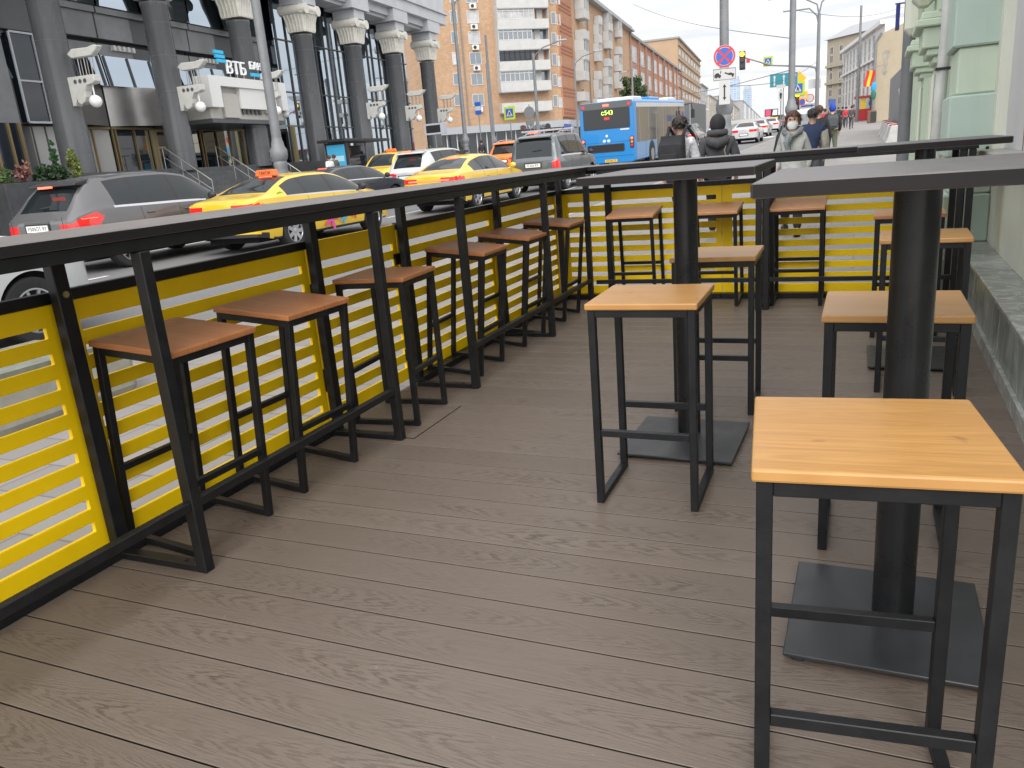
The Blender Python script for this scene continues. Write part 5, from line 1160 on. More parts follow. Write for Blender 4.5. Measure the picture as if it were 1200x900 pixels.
# ---------------------------------------------------------------- our side of the street
SAGE = plaster_mat('sage_plaster', (.54, .625, .505), .06, .32); SAGE_D = plaster_mat('sage_plaster_dark', (.45, .555, .49), .06, .28); CREAMG = plaster_mat('pale_green_plaster', (.67, .69, .59), .06, .34); SMOOTH = plaster_mat('grey_white_board', (.58, .58, .58), .05, .15)
GRNM = marble_mat('green_marble', (.31, .345, .315), (.50, .53, .50), (.12, .15, .135), 4.2, .35, .32)
GRNT = marble_mat('green_marble_top', (.36, .375, .35), (.62, .63, .60), (.20, .215, .20), 4.0, 1.0, .35)
SILL = mat('grey_stone_sill', (.36, .35, .33), .6, var=.2, scale=5)
def sage_house():
    wa = PI/2-R_(1.15)                                               # the wall drifts right as it recedes
    base = (.745, 0, -.1); t = thing('sage_house', 'sage green stuccoed house with a green marble plinth along the right', 'building', base)
    # Face's outward is right of heading; to face left we run towards the camera
    F = Face(base, (.745, 0), wa+PI)                                   # a = -Y roughly
    def part(name, m, *boxes, **k):
        for q in boxes: b = MB(); F.bx(b, -q[1], -q[0], *q[2:]); o = b.build(name, m, t, **k)   # boxes given by distance up the street
        return o
    part('wall', CREAMG, (.9, 6.85, -.4, .97, -.3, 0))
    part('wall_body', SAGE, (6.85, 7.219, -.4, 4.8, -4, 0), (7.22, 17, -.4, 4.8, -4, .08)); part('wall_body_near', CREAMG, (.9, 6.849, 3.6, 4.8, -4, 0))
    part('window_sill', SILL, (.9, 6.42, .972, 1.004, -.3, .12), bevel=.006)
    part('window_board', SMOOTH, (.9, 6.40, 1.005, 3.599, -.3, -.04)); part('window_jamb', CREAMG, (6.401, 6.849, .972, 3.599, -.3, .03))
    part('board_joint', mat('joint_rust', (.23,.17,.12), .8), (5.62, 5.635, 1.006, 3.5, -.0399, -.036))
    # plinth of green marble slabs
    b = MB(); 
    y = .9
    k = 0
    while y < 6.5:
        F.bx(b, -min(y+1.15, 6.56), -y-.004, -.28, .335, .0, .165); y += 1.154; k += 1
    b.build('plinth', GRNM, t, bevel=.004)
    b = MB(); y = .9
    while y < 6.5: F.bx(b, -min(y+1.15, 6.56), -y-.004, .3355, .362, .0, .19); y += 1.154
    b.build('plinth_cap', GRNT, t, bevel=.004)
    part('plinth_foot', GRNT, (.9, 6.5, -.28, .075, .166, .186))
    # rusticated pilaster
    for i, (z0, z1, dark) in enumerate(((.363, .70, 1), (.702, .955, 0), (.957, 1.375, 1), (1.377, 1.685, 0), (1.687, 2.15, 1), (2.152, 2.45, 0), (2.452, 2.95, 1), (2.952, 3.3, 0), (3.302, 3.8, 1), (3.802, 4.1, 0), (4.1, 4.6, 1))):
        o = .30 if dark else .262; part('quoin_block', SAGE_D if dark else SAGE, (6.52 if dark else 6.55, 7.22 if dark else 7.19, z0, z1, 0.001, o), bevel=.012)
    part('quoin_foot', GRNM, (6.53, 7.2, -.3, .3625, .001, .31))
    # further pilasters with moulded capitals
    for y0 in (8.0, 10.4):
        part('pilaster', SAGE, (y0+.1, y0+.75, -.3, 1.72, .081, .30)); part('pilaster_rib', CREAMG, (y0+.22, y0+.63, .3, 1.62, .301, .335), bevel=.02)
        for z0, z1, o, e in ((1.70, 1.76, .31, 0), (1.761, 1.82, .36, .04), (1.821, 1.99, .40, .07), (1.991, 2.05, .46, .12), (2.051, 2.11, .42, .08)): part('capital_moulding', SAGE, (y0+.1-e, y0+.75+e, z0, z1, .081, o+.03), bevel=.01)
        part('capital_top', SAGE, (y0+.02, y0+.83, 2.111, 2.9, .081, .33)); part('console', CREAMG, (y0+.25, y0+.6, 2.2, 2.8, .331, .52), bevel=.06)
    for y0 in (13.2, 16.2): part('pilaster', SAGE, (y0, y0+.7, -.3, 4.7, .081, .30)); 
    part('string_course', SAGE_D, (7.23, 17, 3.2, 3.5, .081, .4)); part('cornice', SAGE_D, (.9, 17.2, 4.81, 5.1, -4, .5))
    for y0 in (11.8, 14.6): F.win(t, -y0-.3, .9, 1.1, 2.0, PVC, G_WIN, .08, 1, 1)
    b = MB(); b.tube([F.P(-7.62, 6, .28), F.P(-7.62, 1.9, .28), F.P(-7.60, 1.35, .30), F.P(-7.60, .9, .30)], .045, 12); b.build('drainpipe', mat('pipe_white', (.55,.56,.54), .4, var=.2, scale=4), t, smooth=True)
    b = MB(); b.tube([F.P(-7.44, 4, .22), F.P(-7.44, 1.05, .22)], .016, 6); b.build('cable_duct', mat('duct_dark', (.12,.12,.11), .6), t)
    for z in (1.05, 1.62, 2.4): b = MB(); b.box(F.P(-7.61, z, .29), (.11, .11, .02)); b.build('pipe_clamp', TRIM, t)
    b = MB(); b.lathe([(.0, 0)], (0,0,0), 3) if False else b.ball(F.P(-6.5, 1.012, .05), .012, 8, 6); b.build('sill_bolt', TRIM, t)
sage_house()
# ---------------------------------------------------------------- beyond the sage house
BEIGE = plaster_mat('beige_plaster', (.36, .305, .22), .06, .2)
def far_right():
    y0 = 95; P0 = atY(1024, 140, y0); P1 = atY(1075, 140, y0); g = gz(y0)+PAVE
    t = thing('beige_house', 'beige plastered house end wall with a bare grey patch', 'building', (P0.x, y0, g))
    zt = atY(1064, 18, y0).z-g; zl = atY(1024, 42, y0).z-g
    b = MB(); b.add([(0,0,-1),(14,0,-1),(14,0,zt+3),(P1.x-P0.x,0,zt),(0,0,zl),(0,7,-1),(14,7,-1),(14,7,zt+3),(P1.x-P0.x,7,zt),(0,7,zl)], [(0,1,2,3,4),(9,8,7,6,5),(0,5,6,1),(1,6,7,2),(2,7,8,3),(3,8,9,4),(4,9,5,0)]); b.build('wall', BEIGE, t)
    b = MB(); b.tube([(-.15,-.1,0),(-.15,-.1,zl-.6),(.35,-.2,zl+.2)], .13, 8); b.build('drainpipe', POST, t)
    b = MB(); q = [(-.45,1.1),(-.1,1.35),(.45,1.2),(.5,.7),(.2,.35),(.3,-.1),(.1,-.45),(.25,-.9),(0,-1.3),(-.4,-1.1),(-.45,-.6),(-.2,-.2),(-.35,.3),(-.5,.7)]
    c = atY(1038, 74, y0); b.add([(c.x-P0.x+u*.75, -.006, c.z-g+v*.95) for u, v in q], [tuple(range(len(q)))]); b.build('bare_patch', mat('bare_render', (.28,.26,.22), .9, var=.2, scale=2), t)
    # grey sheet fence along the pavement
    A = atY(1061, 150, 43); B = atY(1040, 150, 62); A.x, B.x = 1.75, 1.85; t = thing('sheet_fence', 'tall grey corrugated fence between the sage house and the beige wall', 'fence', (A.x, 43, gz(43)+PAVE))
    n = 60; rows = [[(.06*(k % 2)+(B.x-A.x)*k/n, 19*k/n, z+(gz(43+19*k/n)-gz(43))) for k in range(n+1)] for z in (0, 3.2)]
    b = MB(); b.rings(rows, cap=False, closed=False); b.build('sheet', mat('fence_sheet', (.26,.275,.29), .45, .3, var=.1), t)
    b = MB(); b.bx(.1, .16, 0, 19, 3.0, 3.1); b.build('rail', POST, t)
    t = thing('transformer_box', 'dark grey steel cabinet beside the end of the corrugated fence', 'cabinet', (2.0, 42.3, gz(42.3)+PAVE)); b = MB(); b.bx(-.2, .7, -.5, .4, 0, 3.3); b.build('cabinet', mat('cabinet_grey', (.17,.18,.19), .5), t, bevel=.03); b = MB(); b.bx(-.18, .68, -.515, -.501, .1, 3.1); b.build('door', mat('cabinet_door', (.2,.21,.22), .5), t)
    # white house, tall beige house
    C = pd(1023, 140, 150); b_ = (C.x, C.y, gz(150)); t = thing('white_house', 'white ornate house with tall windows on the right of the street', 'building', b_); L0 = pd(986, 140, 190)
    F = Face(b_, (C.x, C.y), math.atan2(L0.y-C.y, L0.x-C.x)+PI); L = (Vector((L0.x, L0.y))-Vector((C.x, C.y))).length; zt = F.hit(1012, 46)[1]
    WH = plaster_mat('white_plaster', (.68,.68,.67), .05, .2)
    b = MB(); F.bx(b, -L, 8, b_[2]-2, zt, -20, 0); b.build('wall', WH, t); b = MB(); F.bx(b, -L-.5, 8, zt+.01, zt+.7, -20, .8); F.bx(b, -L-.5, 8, zt*.72, zt*.72+.4, .01, .5); b.build('cornice', WH, t)
    for k in range(9):
        aa = -L*(k+.5)/9
        for r in range(4): z = b_[2]+3.5+(zt-b_[2]-4)*r/4; F.win(t, aa, z, 1.9, 2.7, PVC, G_DARK, .02, 1, 1, fw=.14)
        b = MB(); F.bx(b, -L*k/9-.35, -L*k/9+.35, b_[2], zt, .01, .12); b.build('pilaster', WH, t)
    b = MB(); F.bx(b, -L*.45, 6, b_[2], b_[2]+3.2, .02, 1.2); b.build('shopfront', mat('shopfront_red', (.42,.03,.03), .5), t)
    b = MB(); F.bx(b, -L*.42, 5, b_[2]+.8, b_[2]+2.6, 1.21, 1.3); b.build('shop_glazing', G_WIN, t)
    C = pd(1000, 140, 250); b_ = (C.x, C.y, gz(250)); t = thing('tall_house', 'tall beige stone house with a grey metal roof at the far right end', 'building', b_); L0 = pd(967, 140, 262)
    F = Face(b_, (C.x, C.y), math.atan2(L0.y-C.y, L0.x-C.x)+PI); L = (Vector((L0.x, L0.y))-Vector((C.x, C.y))).length; zt = F.hit(975, 46)[1]
    b = MB(); F.bx(b, -L, 16, b_[2]-2, zt, -22, 0); b.build('wall', CREAMB, t)
    b = MB(); b.add([F.P(-L-.8, zt, .8), F.P(16, zt, .8), F.P(16, zt, -22), F.P(-L-.8, zt, -22), F.P(-L+5, zt+3.5, -5), F.P(12, zt+3.5, -5), F.P(12, zt+3.5, -16), F.P(-L+5, zt+3.5, -16)], [(0,1,5,4),(1,2,6,5),(2,3,7,6),(3,0,4,7),(4,5,6,7),(3,2,1,0)]); b.build('roof', mat('roof_grey', (.36,.37,.39), .4, .3), t)
    for r in range(7):
        for k in range(3): F.win(t, -L+L*(k+.5)/3, b_[2]+4+(zt-b_[2]-6)*r/7, 1.5, 2.3, PVC, G_WIN, 0, 1, 0, fw=.15)
    for r in (3, 5): b = MB(); F.bx(b, -L, 16, b_[2]+2.6+(zt-b_[2]-6)*r/7, b_[2]+3.3+(zt-b_[2]-6)*r/7, .01, .7); b.build('string_course', CREAMB, t)
    Lc = pd(978, 140, 255); S = Face(b_, (L0.x, L0.y), math.atan2(AX_F.y, AX_F.x)+.36)
    # building whose edge shows at the top right above the beige house
far_right()

# ---------------------------------------------------------------- lamp posts, signs and signals
SIGNW = mat('sign_white_sheet', (.46,.46,.455), .4); SIGNR = mat('sign_red', (.50,.03,.045), .4); SIGNB = mat('sign_blue', (.025,.10,.42), .4); SIGNY = mat('sign_lime', (.42,.52,.02), .4); SIGNK = mat('sign_black', (.015,.015,.016), .5); TEAL = mat('sign_teal', (.006,.18,.225), .4); SIGNA = mat('sign_amber', (.80,.42,.02), .4)
def lamp_post(label, x, y, r, h, urn=True, group='grey street lamp posts', arms=(), dz=PAVE):
    t = thing('lamp_post', label, 'lamp post', (x, y, gz(y)+dz), 0, group); k = r/.15*.72; hz = r/.15*1.45
    b = MB(); b.lathe([(r, 1.3*hz if urn else 0), (r*.95, 3), (r*.72, h)], n=16); b.build('pole', POST, t, smooth=True)
    if urn:
        b = MB(); b.lathe([(.40*k,0),(.40*k,.12*hz),(.33*k,.16*hz),(.29*k,.55*hz),(.33*k,.6*hz),(.30*k,.66*hz),(.26*k,.85*hz),(.30*k,.92*hz),(.26*k,.98*hz),(.32*k,1.02*hz),(.36*k,1.10*hz),(.36*k,1.20*hz),(.27*k,1.28*hz),(.25*k,1.36*hz),(r*1.05,1.40*hz),(r,1.45*hz)], n=20); b.build('cast_base', POST, t, smooth=True)
    for (ax, az, l) in arms:
        b = MB(); s = 1 if ax > 0 else -1; b.tube([(0,0,az-1.2),(s*.15,0,az-.5),(ax*.4,0,az),(ax,0,az+l)], .05, 8); b.build('arm', POST, t)
        b = MB(); b.box((ax+s*.35, 0, az+l+.05), (.8, .28, .12)); b.build('lamp_head', mat('lamp_head_grey', (.4,.4,.41), .4), t, bevel=.04)
    return t
LP = lamp_post('stout grey lamp post with a cast urn base carrying the no stopping sign', -4.75, 32.5, .19, 11)
def disc(r, y, n=36): return [(r*math.cos(2*PI*k/n), y, r*math.sin(2*PI*k/n)) for k in range(n)]
def plate(name, m, parent, w, h, M, th=.02, r=.02):
    b = MB(); b.prism(rrect(-w/2, w/2, -h/2, h/2, r), th, lambda u, v, q: (u, q, v)); return b.build(name, m, parent, xf=M)
def shape(name, m, parent, pts, M, y=-.004):
    b = MB(); b.add([(u, y, v) for u, v in pts], [tuple(range(len(pts)))]); return b.build(name, m, parent, xf=M)
def sign(label, px, py, d, cat='road sign', group=None, name='road_sign', post=None, pr=.035, ang=-.1):
    P = pd(px, py, d); t = thing(name, label, cat, P if post is None else (P.x, P.y, gz(P.y)+PAVE), ang, group)
    M = Matrix.Identity(4) if post is None else Matrix.Translation((0, 0, P.z-gz(P.y)-PAVE))
    if post is not None: b = MB(); b.tube([(0, .06, 0), (0, .06, M[2][3]+post)], pr, 10); b.build('post', POST, t)
    return t, M
def walker(t, M, k):                                               # pedestrian crossing symbol
    s_ = plate('blue_square', SIGNB, t, .62*k, .62*k, M @ Matrix.Translation((0,-.012,0)), .01)
    shape('white_triangle', SIGNW, s_, [(-.26*k,-.22*k),(.26*k,-.22*k),(0,.25*k)], M, -.016)
    shape('walking_figure', SIGNK, s_, [(-.10*k,-.18*k),(-.04*k,-.18*k),(.0,-.08*k),(.05*k,-.18*k),(.10*k,-.18*k),(.04*k,0),(.10*k,-.03*k),(.10*k,.0),(.03*k,.05*k),(.02*k,.1*k),(-.03*k,.1*k),(-.08*k,-.04*k),(-.03*k,-.02*k)], M, -.019)
def crossing_sign(label, px, py, d, k, post=None, **kw):
    t, M = sign(label, px, py, d, post=post, group='pedestrian crossing signs', **kw); plate('lime_board', SIGNY, t, .92*k, .92*k, M); walker(t, M, k); return t
dS = (pd(849, 66, 1)-EYE).y; dS = (LP.location.y-.25)/dS
t, M = sign('round red and blue no stopping sign on the grey lamp post', 849, 66, dS, ang=R_(8)); R0 = 12.6*dS/FPX
b = MB(); b.add(disc(R0, -.0)+disc(R0, .02), [tuple(range(35,-1,-1)), tuple(range(36,72))]+[(k,(k+1)%36,36+(k+1)%36,36+k) for k in range(36)]); b.build('red_disc', SIGNR, t)
b = MB(); b.add(disc(R0*.99, -.003), [tuple(range(36))]); b.build('white_ring', SIGNW, t); b = MB(); b.add(disc(R0*.96, -.006), [tuple(range(36))]); b.build('red_ring', SIGNR, t)
for q in range(4):
    a0 = q*PI/2-PI/4+.17; pts = [(.10*R0*math.cos(q*PI/2), .10*R0*math.sin(q*PI/2))]+[(R0*.76*math.cos(a0+(PI/2-.34)*k/9), R0*.76*math.sin(a0+(PI/2-.34)*k/9)) for k in range(10)]
    w = [(u*1.06+.0*v, v*1.06) for u, v in pts]; shape('white_edge', SIGNW, t, w, Matrix.Identity(4), -.009); shape('blue_field', SIGNB, t, pts, Matrix.Identity(4), -.012)
t, M = sign('white tow away plate under the no stopping sign', 849, 87, dS, ang=R_(8)); W0 = 26.5*dS/FPX; H0 = 14*dS/FPX; plate('plate', SIGNW, t, W0, H0, M)
b = MB()
for z in (-H0*.44, H0*.42): b.bx(-W0*.47, W0*.47, -.006, -.001, z, z+.012)
for x in (-W0*.47, W0*.46): b.bx(x, x+.012, -.006, -.001, -H0*.43, H0*.43)
b.build('border', SIGNK, t)
k = W0/2; shape('car_symbol', SIGNK, t, [(-.86*k,-.2*k),(-.3*k,-.2*k),(-.3*k,-.02*k),(-.42*k,.02*k),(-.5*k,.14*k),(-.72*k,.14*k),(-.86*k,-.02*k)], M, -.008); shape('tow_symbol', SIGNK, t, [(-.02*k,.12*k),(.1*k,.16*k),(.3*k,.05*k),(.5*k,.1*k),(.62*k,.06*k),(.82*k,-.02*k),(.82*k,-.15*k),(.4*k,-.1*k),(.05*k,.05*k)], M, -.008); shape('hook_symbol', SIGNK, t, [(-.38*k,.1*k),(-.33*k,.32*k),(-.28*k,.3*k),(-.3*k,.1*k)], M, -.008)
for x in (-.7, -.42, .7): b = MB(); b.add([(x*k+.085*k*math.cos(q*PI/6), -.010, -.2*k+.085*k*math.sin(q*PI/6)) for q in range(12)], [tuple(range(12))]); b.build('wheel_symbol', SIGNK, t)
t, M = sign('tall white plate with a black double arrow under the tow plate', 849, 108, dS, ang=R_(8)); plate('plate', SIGNW, t, 12.5*dS/FPX, 27*dS/FPX, M); q = 9*dS/FPX
shape('double_arrow', SIGNK, t, [(0,q),(.24*q,.62*q),(.09*q,.62*q),(.09*q,-.62*q),(.24*q,-.62*q),(0,-q),(-.24*q,-.62*q),(-.09*q,-.62*q),(-.09*q,.62*q),(-.24*q,.62*q)], M, -.005)
p = pd(927, 138, 38); lamp_post('plain tall grey lamp post behind the woman, left of the double armed lamp', p.x, p.y, .165, 12)
p = pd(957, 130, 55); t = lamp_post('double armed street lamp against the sky at the right', p.x, p.y, .14, 7.9, arms=((1.9, 9.1, .55), (-2.6, 9.0, .2), (-1.6, 8.3, 0)))
p = pd(1004, 142, 88); lamp_post('pale slim lamp post on the pavement before the white house', p.x, p.y, .16, 12, urn=False)
p = pd(1059, 178, 13.5); lamp_post('grey post with a torn sticker beside the sage house', p.x, p.y, .115, 7, urn=False)
t = thing('torn_sticker', 'torn white sticker high on the grey post by the sage house', 'sticker', pd(1056, 107, 13.30)); b = MB(); b.add([(-.05,0,.03),(-.0,0,.09),(.04,0,.11),(.02,0,.06),(.0,0,.02),(-.0,0,-.04),(.03,0,-.07),(-.03,0,-.05)], [tuple(range(8))]); s_ = b.build('sticker', SIGNW, t)
t = thing('blue_banner', 'narrow blue banner hanging from a bracket above the sage house pavement', 'banner', pd(1052, 20, 14)); b = MB(); b.box((0,0,0), (.06,.30,.42)); b.build('banner', mat('banner_blue', (.03,.045,.22), .7), t); b = MB(); b.tube([(-.05,0,.22),(.32,0,.22)], .015, 6); b.build('bracket', POST, t)
for lab, px, py, d, r, h in (('tall lamp post before the bank portal at the left', 330, 200, 27, .17, 14), ('lamp post by the shop corner left of the orange suv', 546, 170, 62, .17, 12), ('lamp post between the blue stop sign and the crossing sign', 579, 165, 75, .15, 11), ('thin lamp post in front of the wide balconies', 631, 158, 66, .15, 8.2), ('dark leaning post by the blue bus stop sign', 577, 160, 58, .09, 7), ('lamp post rising behind the bus against the brick building', 742, 122, 95, .13, 11), ('second lamp post against the brick building farther on', 760, 122, 110, .13, 11), ('small lamp post by the corner balconies above the van', 677, 150, 80, .1, 8.5)):
    p = pd(px, py, d); gy = gz(p.y)+PAVE; lamp_post(lab, p.x, p.y, r, h, urn=('dark' not in lab), arms=((2.2, h+.3, .3),) if 'thin' in lab or 'corner' in lab else (((-3, h-1, -.9),) if 'second' in lab else ()))
crossing_sign('pedestrian crossing sign on a post in front of the shop left of the van', 597, 132.5, 58, 1.0, post=.5)
t, M = sign('dark blue and white bus stop sign on a thin post', 560, 127, 56, name='stop_sign', post=.5); plate('board', SIGNB, t, .5, .85, M); plate('white_panel', SIGNW, t, .46, .28, M @ Matrix.Translation((0,-.008,.0)), .006); 
t, M = sign('round grey sign seen from behind above the van', 620, 132, 60, post=.6); b = MB(); b.lathe([(.45,0),(.45,.03)], axis='y', n=24); b.build('disc', POST, t, xf=M); plate('back_plate', POST, t, .7, .35, M @ Matrix.Translation((0,0,-.75)))
# signal mast over the street
p = pd(956, 150, 78); gy = gz(p.y)+PAVE; top = pd(956, 79, 78).z; t = thing('signal_mast', 'curved grey mast reaching over the street with lights and a crossing sign', 'signal mast', (p.x, p.y, gy)); e = pd(868, 69, 78)-Vector((p.x, p.y, gy))
b = MB(); b.tube([(0,0,0),(0,0,top-gy-.7),(-.15,0,top-gy-.15),(-.7,0,top-gy+.05),(e.x*.6, e.y*.6, top-gy+.5),(e.x+.3, e.y, e.z+.1)], [.14,.12,.11,.1,.08,.06], 10); b.build('mast', POST, t, smooth=True)
def signal(label, px, py, d, k=1.0):
    t = thing('traffic_light', label, 'traffic light', pd(px, py, d), 0, 'traffic lights showing amber'); b = MB(); b.box((0,0,0), (.36*k,.3*k,1.15*k)); h = b.build('housing', TRIM, t, bevel=.04)
    for z, m in ((.38, LAMPON if False else mat('amber_light', (1.0,.52,.02), .3, emit=2.2)), (0, mat('dark_lens', (.03,.03,.03), .2)), (-.38, mat('dark_lens', (.03,.03,.03), .2))): b = MB(); b.lathe([(.15*k,-.17*k),(.12*k,-.2*k)], (0,0,z*k), 16, 'y'); b.build('lens', m, h)
    return t
t = signal('amber traffic light hanging at the end of the long mast', 870, 71, 77.7, 1.5); b = MB(); b.box((.55,0,-.1), (.35,.06,.35)); b.build('red_tag', SIGNR, t)
crossing_sign('pedestrian crossing sign hung in the middle of the signal mast', 900, 72, 77.5, 1.0)
signal('amber traffic light beside the lamp post at the kerb', 934.5, 118, 62, 1.2)
t, M = sign('teal direction board with three white arrows', 918.5, 93.5, 52, name='direction_board', cat='direction sign', post=-.3, ang=R_(14)); k = 52/FPX; plate('board', TEAL, t, 31*k, 14.5*k, M); plate('white_rim', SIGNW, t, 31.6*k, 15.1*k, M @ Matrix.Translation((0,.003,0)))
for x in (-10.5, 0): shape('arrow_up', SIGNW, t, [((x+u)*k, v*k) for u, v in ((-.8,-6),(.8,-6),(.8,3),(1.8,3),(0,6),(-1.8,3),(-.8,3))], M)
shape('arrow_right', SIGNW, t, [((8+u)*k, v*k) for u, v in ((-.8,-6),(.8,-6),(.8,2.2),(2,3.2),(4,3.2),(4,2.2),(6.5,4),(4,5.8),(4,4.8),(1,4.8),(-.8,3))], M)
crossing_sign('dark pedestrian crossing sign just below the teal board', 935, 103.5, 60, 1.1)
t, M = sign('amber diamond priority sign behind the teal board', 936.5, 92, 61); b = MB(); b.add([(-.55,0,0),(0,0,-.55),(.55,0,0),(0,0,.55)], [(0,1,2,3)]); b.build('diamond', SIGNA, t)
t, M = sign('orange square warning sign with a white triangle', 941.5, 112, 60); plate('board', SIGNA, t, .6, .6, M); shape('triangle', SIGNW, t, [(-.22,-.18),(.22,-.18),(0,.22)], M)
t, M = sign('round white sign with a red rim right of the orange warning sign', 949, 115, 60); b = MB(); b.lathe([(.32,0),(.32,.02)], axis='y', n=24); b.build('rim', SIGNR, t, xf=M); b = MB(); b.add(disc(.26, -.004, 24), [tuple(range(24))]); b.build('field', SIGNW, t, xf=M)
t, M = sign('small blue and red round sign under the orange warning sign', 940, 119.5, 60); b = MB(); b.lathe([(.24,0),(.24,.02)], axis='y', n=24); b.build('rim', SIGNR, t, xf=M); b = MB(); b.add(disc(.18, -.004, 24), [tuple(range(24))]); b.build('field', SIGNB, t, xf=M)
t, M = sign('wide white notice board on the posts beside the double armed lamp', 954.5, 98, 55); plate('board', mat('notice_grey', (.52,.52,.52), .5), t, .84, .62, M)
t, M = sign('low white direction plate behind the pedestrians', 947, 124, 61); plate('board', SIGNW, t, 1.3, .35, M); shape('blue_arrow', SIGNB, t, [(-.5,-.05),(.2,-.05),(.2,-.12),(.5,0),(.2,.12),(.2,.05),(-.5,.05)], M)
t, M = sign('narrow white parking plate left of the lamp post', 915, 112, 50, post=.4); plate('plate', SIGNW, t, .30, .62, M); plate('top_plate', SIGNW, t, .55, .22, M @ Matrix.Translation((0,0,.55))); shape('black_mark', SIGNK, t, [(-.04,-.2),(.04,-.2),(.08,.1),(.0,.2),(-.08,.1)], M)
t, M = sign('blue square sign hanging over the pavement at the far right', 975, 120, 62); plate('board', mat('dull_blue', (.05,.10,.30), .5), t, .55, .5, M)
t = thing('advert_screen', 'dark red and white led advert screen over a yellow board by the kerb', 'advert screen', pd(904, 132, 92), R_(8)); k = 92/FPX; plate('screen', SIGNK, t, 15*k, 8*k, Matrix.Identity(4), .3); shape('red_picture', mat('screen_red', (.5,.03,.08), .4, emit=.5), t, [(-6.5*k,-3*k),(-1*k,-3*k),(-1*k,3*k),(-6.5*k,3*k)], Matrix.Identity(4), -.01); shape('white_picture', mat('screen_white', (.5,.48,.5), .4, emit=.4), t, [(1*k,-3*k),(6.5*k,-3*k),(6.5*k,3*k),(2*k,3*k)], Matrix.Identity(4), -.01); plate('yellow_board', mat('board_yellow', (.65,.5,.04), .5), t, 9*k, 4*k, Matrix.Translation((3*k,.1,-7*k))); b = MB(); b.bx(-.08,.08,.32,.45,-1.2,.3); b.build('post', POST, t)
# overhead wires
WIRE = mat('wire_black', (.05,.05,.052), .6)
for lab, A, B in (('overhead wire from the lamp post out across the street low on the left', (760, 112, 110), (927, 82, 39)), ('upper overhead wire running to the double armed lamp', (927, 11, 38.5), (1060, 8, 60)), ('long faint overhead wire high over the street', (742, 5, 95), (927, 45, 39)), ('lower overhead wire passing above the white cars', (856, 101, 30), (960, 70, 56))):
    a, c = pd(*A), pd(*B); t = thing('overhead_wire', lab, 'overhead wire', a, 0, 'overhead wires'); b = MB(); b.tube([(c-a)*(q/12)-Vector((0,0,.5*math.sin(PI*q/12))) for q in range(13)], .018 if A[2] > 50 else .012, 5); b.build('wire', WIRE, t)

# ---------------------------------------------------------------- pavement things
CONC = mat('barrier_white', (.42,.41,.395), .8, var=.15, scale=3); BRED = mat('barrier_red', (.30,.07,.06), .8, var=.2, scale=4)
def barrier(label, x, y, l=3.2):
    t = thing('concrete_barrier', label, 'barrier', (x, y, gz(y)+PAVE), 0, 'concrete barriers along the pavement edge'); b = MB(); b.prism([(-.4,0),(.4,0),(.3,.25),(.18,.75),(-.18,.75),(-.3,.25)], l, lambda u, v, w: (u, w, v)); b.build('block', CONC, t, bevel=.03); b = MB(); b.bx(-.16,.16,.1,l-.1,.755,.80); b.build('red_top', BRED, t); return t
for lab, y in (('nearest white concrete barrier beside the grey post', 38.5), ('second white concrete barrier with a red top', 42.2), ('third white concrete barrier before the grey fence', 46.0), ('farthest low barrier at the foot of the beige wall', 50)): barrier(lab, 1.45, y)
p = pd(1021, 146, 76); t = thing('litter_bin', 'brown and black litter bin at the foot of the beige wall', 'litter bin', (p.x, p.y, gz(p.y)+PAVE)); b = MB(); b.bx(-.4,.4,-.4,.4,0,1.15); b.build('casing', mat('bin_brown', (.14,.07,.04), .6), t, bevel=.05); b = MB(); b.bx(-.1,.42,-.42,-.401,.1,1.0); b.build('front_panel', TRIM, t)
p = pd(1013, 140, 92); t = thing('kiosk', 'red street kiosk with a yellow poster by the white house', 'kiosk', (p.x, p.y, gz(p.y)+PAVE)); b = MB(); b.bx(-1.1,2.3,0,2.4,0,1.3); b.build('red_base', mat('kiosk_red', (.42,.02,.03), .5), t, bevel=.04); b = MB(); b.bx(-1.1,2.3,.02,2.38,1.301,2.5); b.build('glazing', G_WIN, t); b = MB(); b.bx(-1.2,2.4,-.2,2.5,2.501,2.75); b.build('roof', mat('kiosk_roof', (.35,.03,.03), .5), t); b = MB(); b.bx(-.5,.1,-.03,.018,1.3,2.45); b.build('poster', mat('poster_yellow', (.75,.5,.05), .5), t)
p = pd(1019, 92, 80)
t = thing('striped_flag', 'red and yellow striped flag hanging out over the pavement', 'flag', p)
for k, c in enumerate(((.5,.02,.02), (.8,.48,.02), (.5,.02,.02))):
    b = MB(); b.rings([[( -.42+.28*k+.28*q+.12*math.sin(z*2.2), .06*math.sin(z*3+k+q), z) for q in (0, 1)] for z in np.linspace(-.75, .75, 8)], cap=False, closed=False); b.build('stripe', mat('flag_%d' % (k % 2), c, .7), t, smooth=True)
b = MB(); b.tube([(-.5,0,.8),(1.3,.2,1.2)], .03, 6); b.build('flag_pole', POST, t)
t = thing('shop_pennant', 'bright blue and green pennants hanging below the striped flag', 'pennant', pd(1024, 105, 80))
for c, z in (((.02,.30,.62), .3), ((.01,.13,.08), -.55)): b = MB(); b.ball((0,0,z), .36, 10, 6, (.7,.25,1.25)); b.build('pennant', mat('pennant_%d' % int(c[0]*100), c, .6), t)
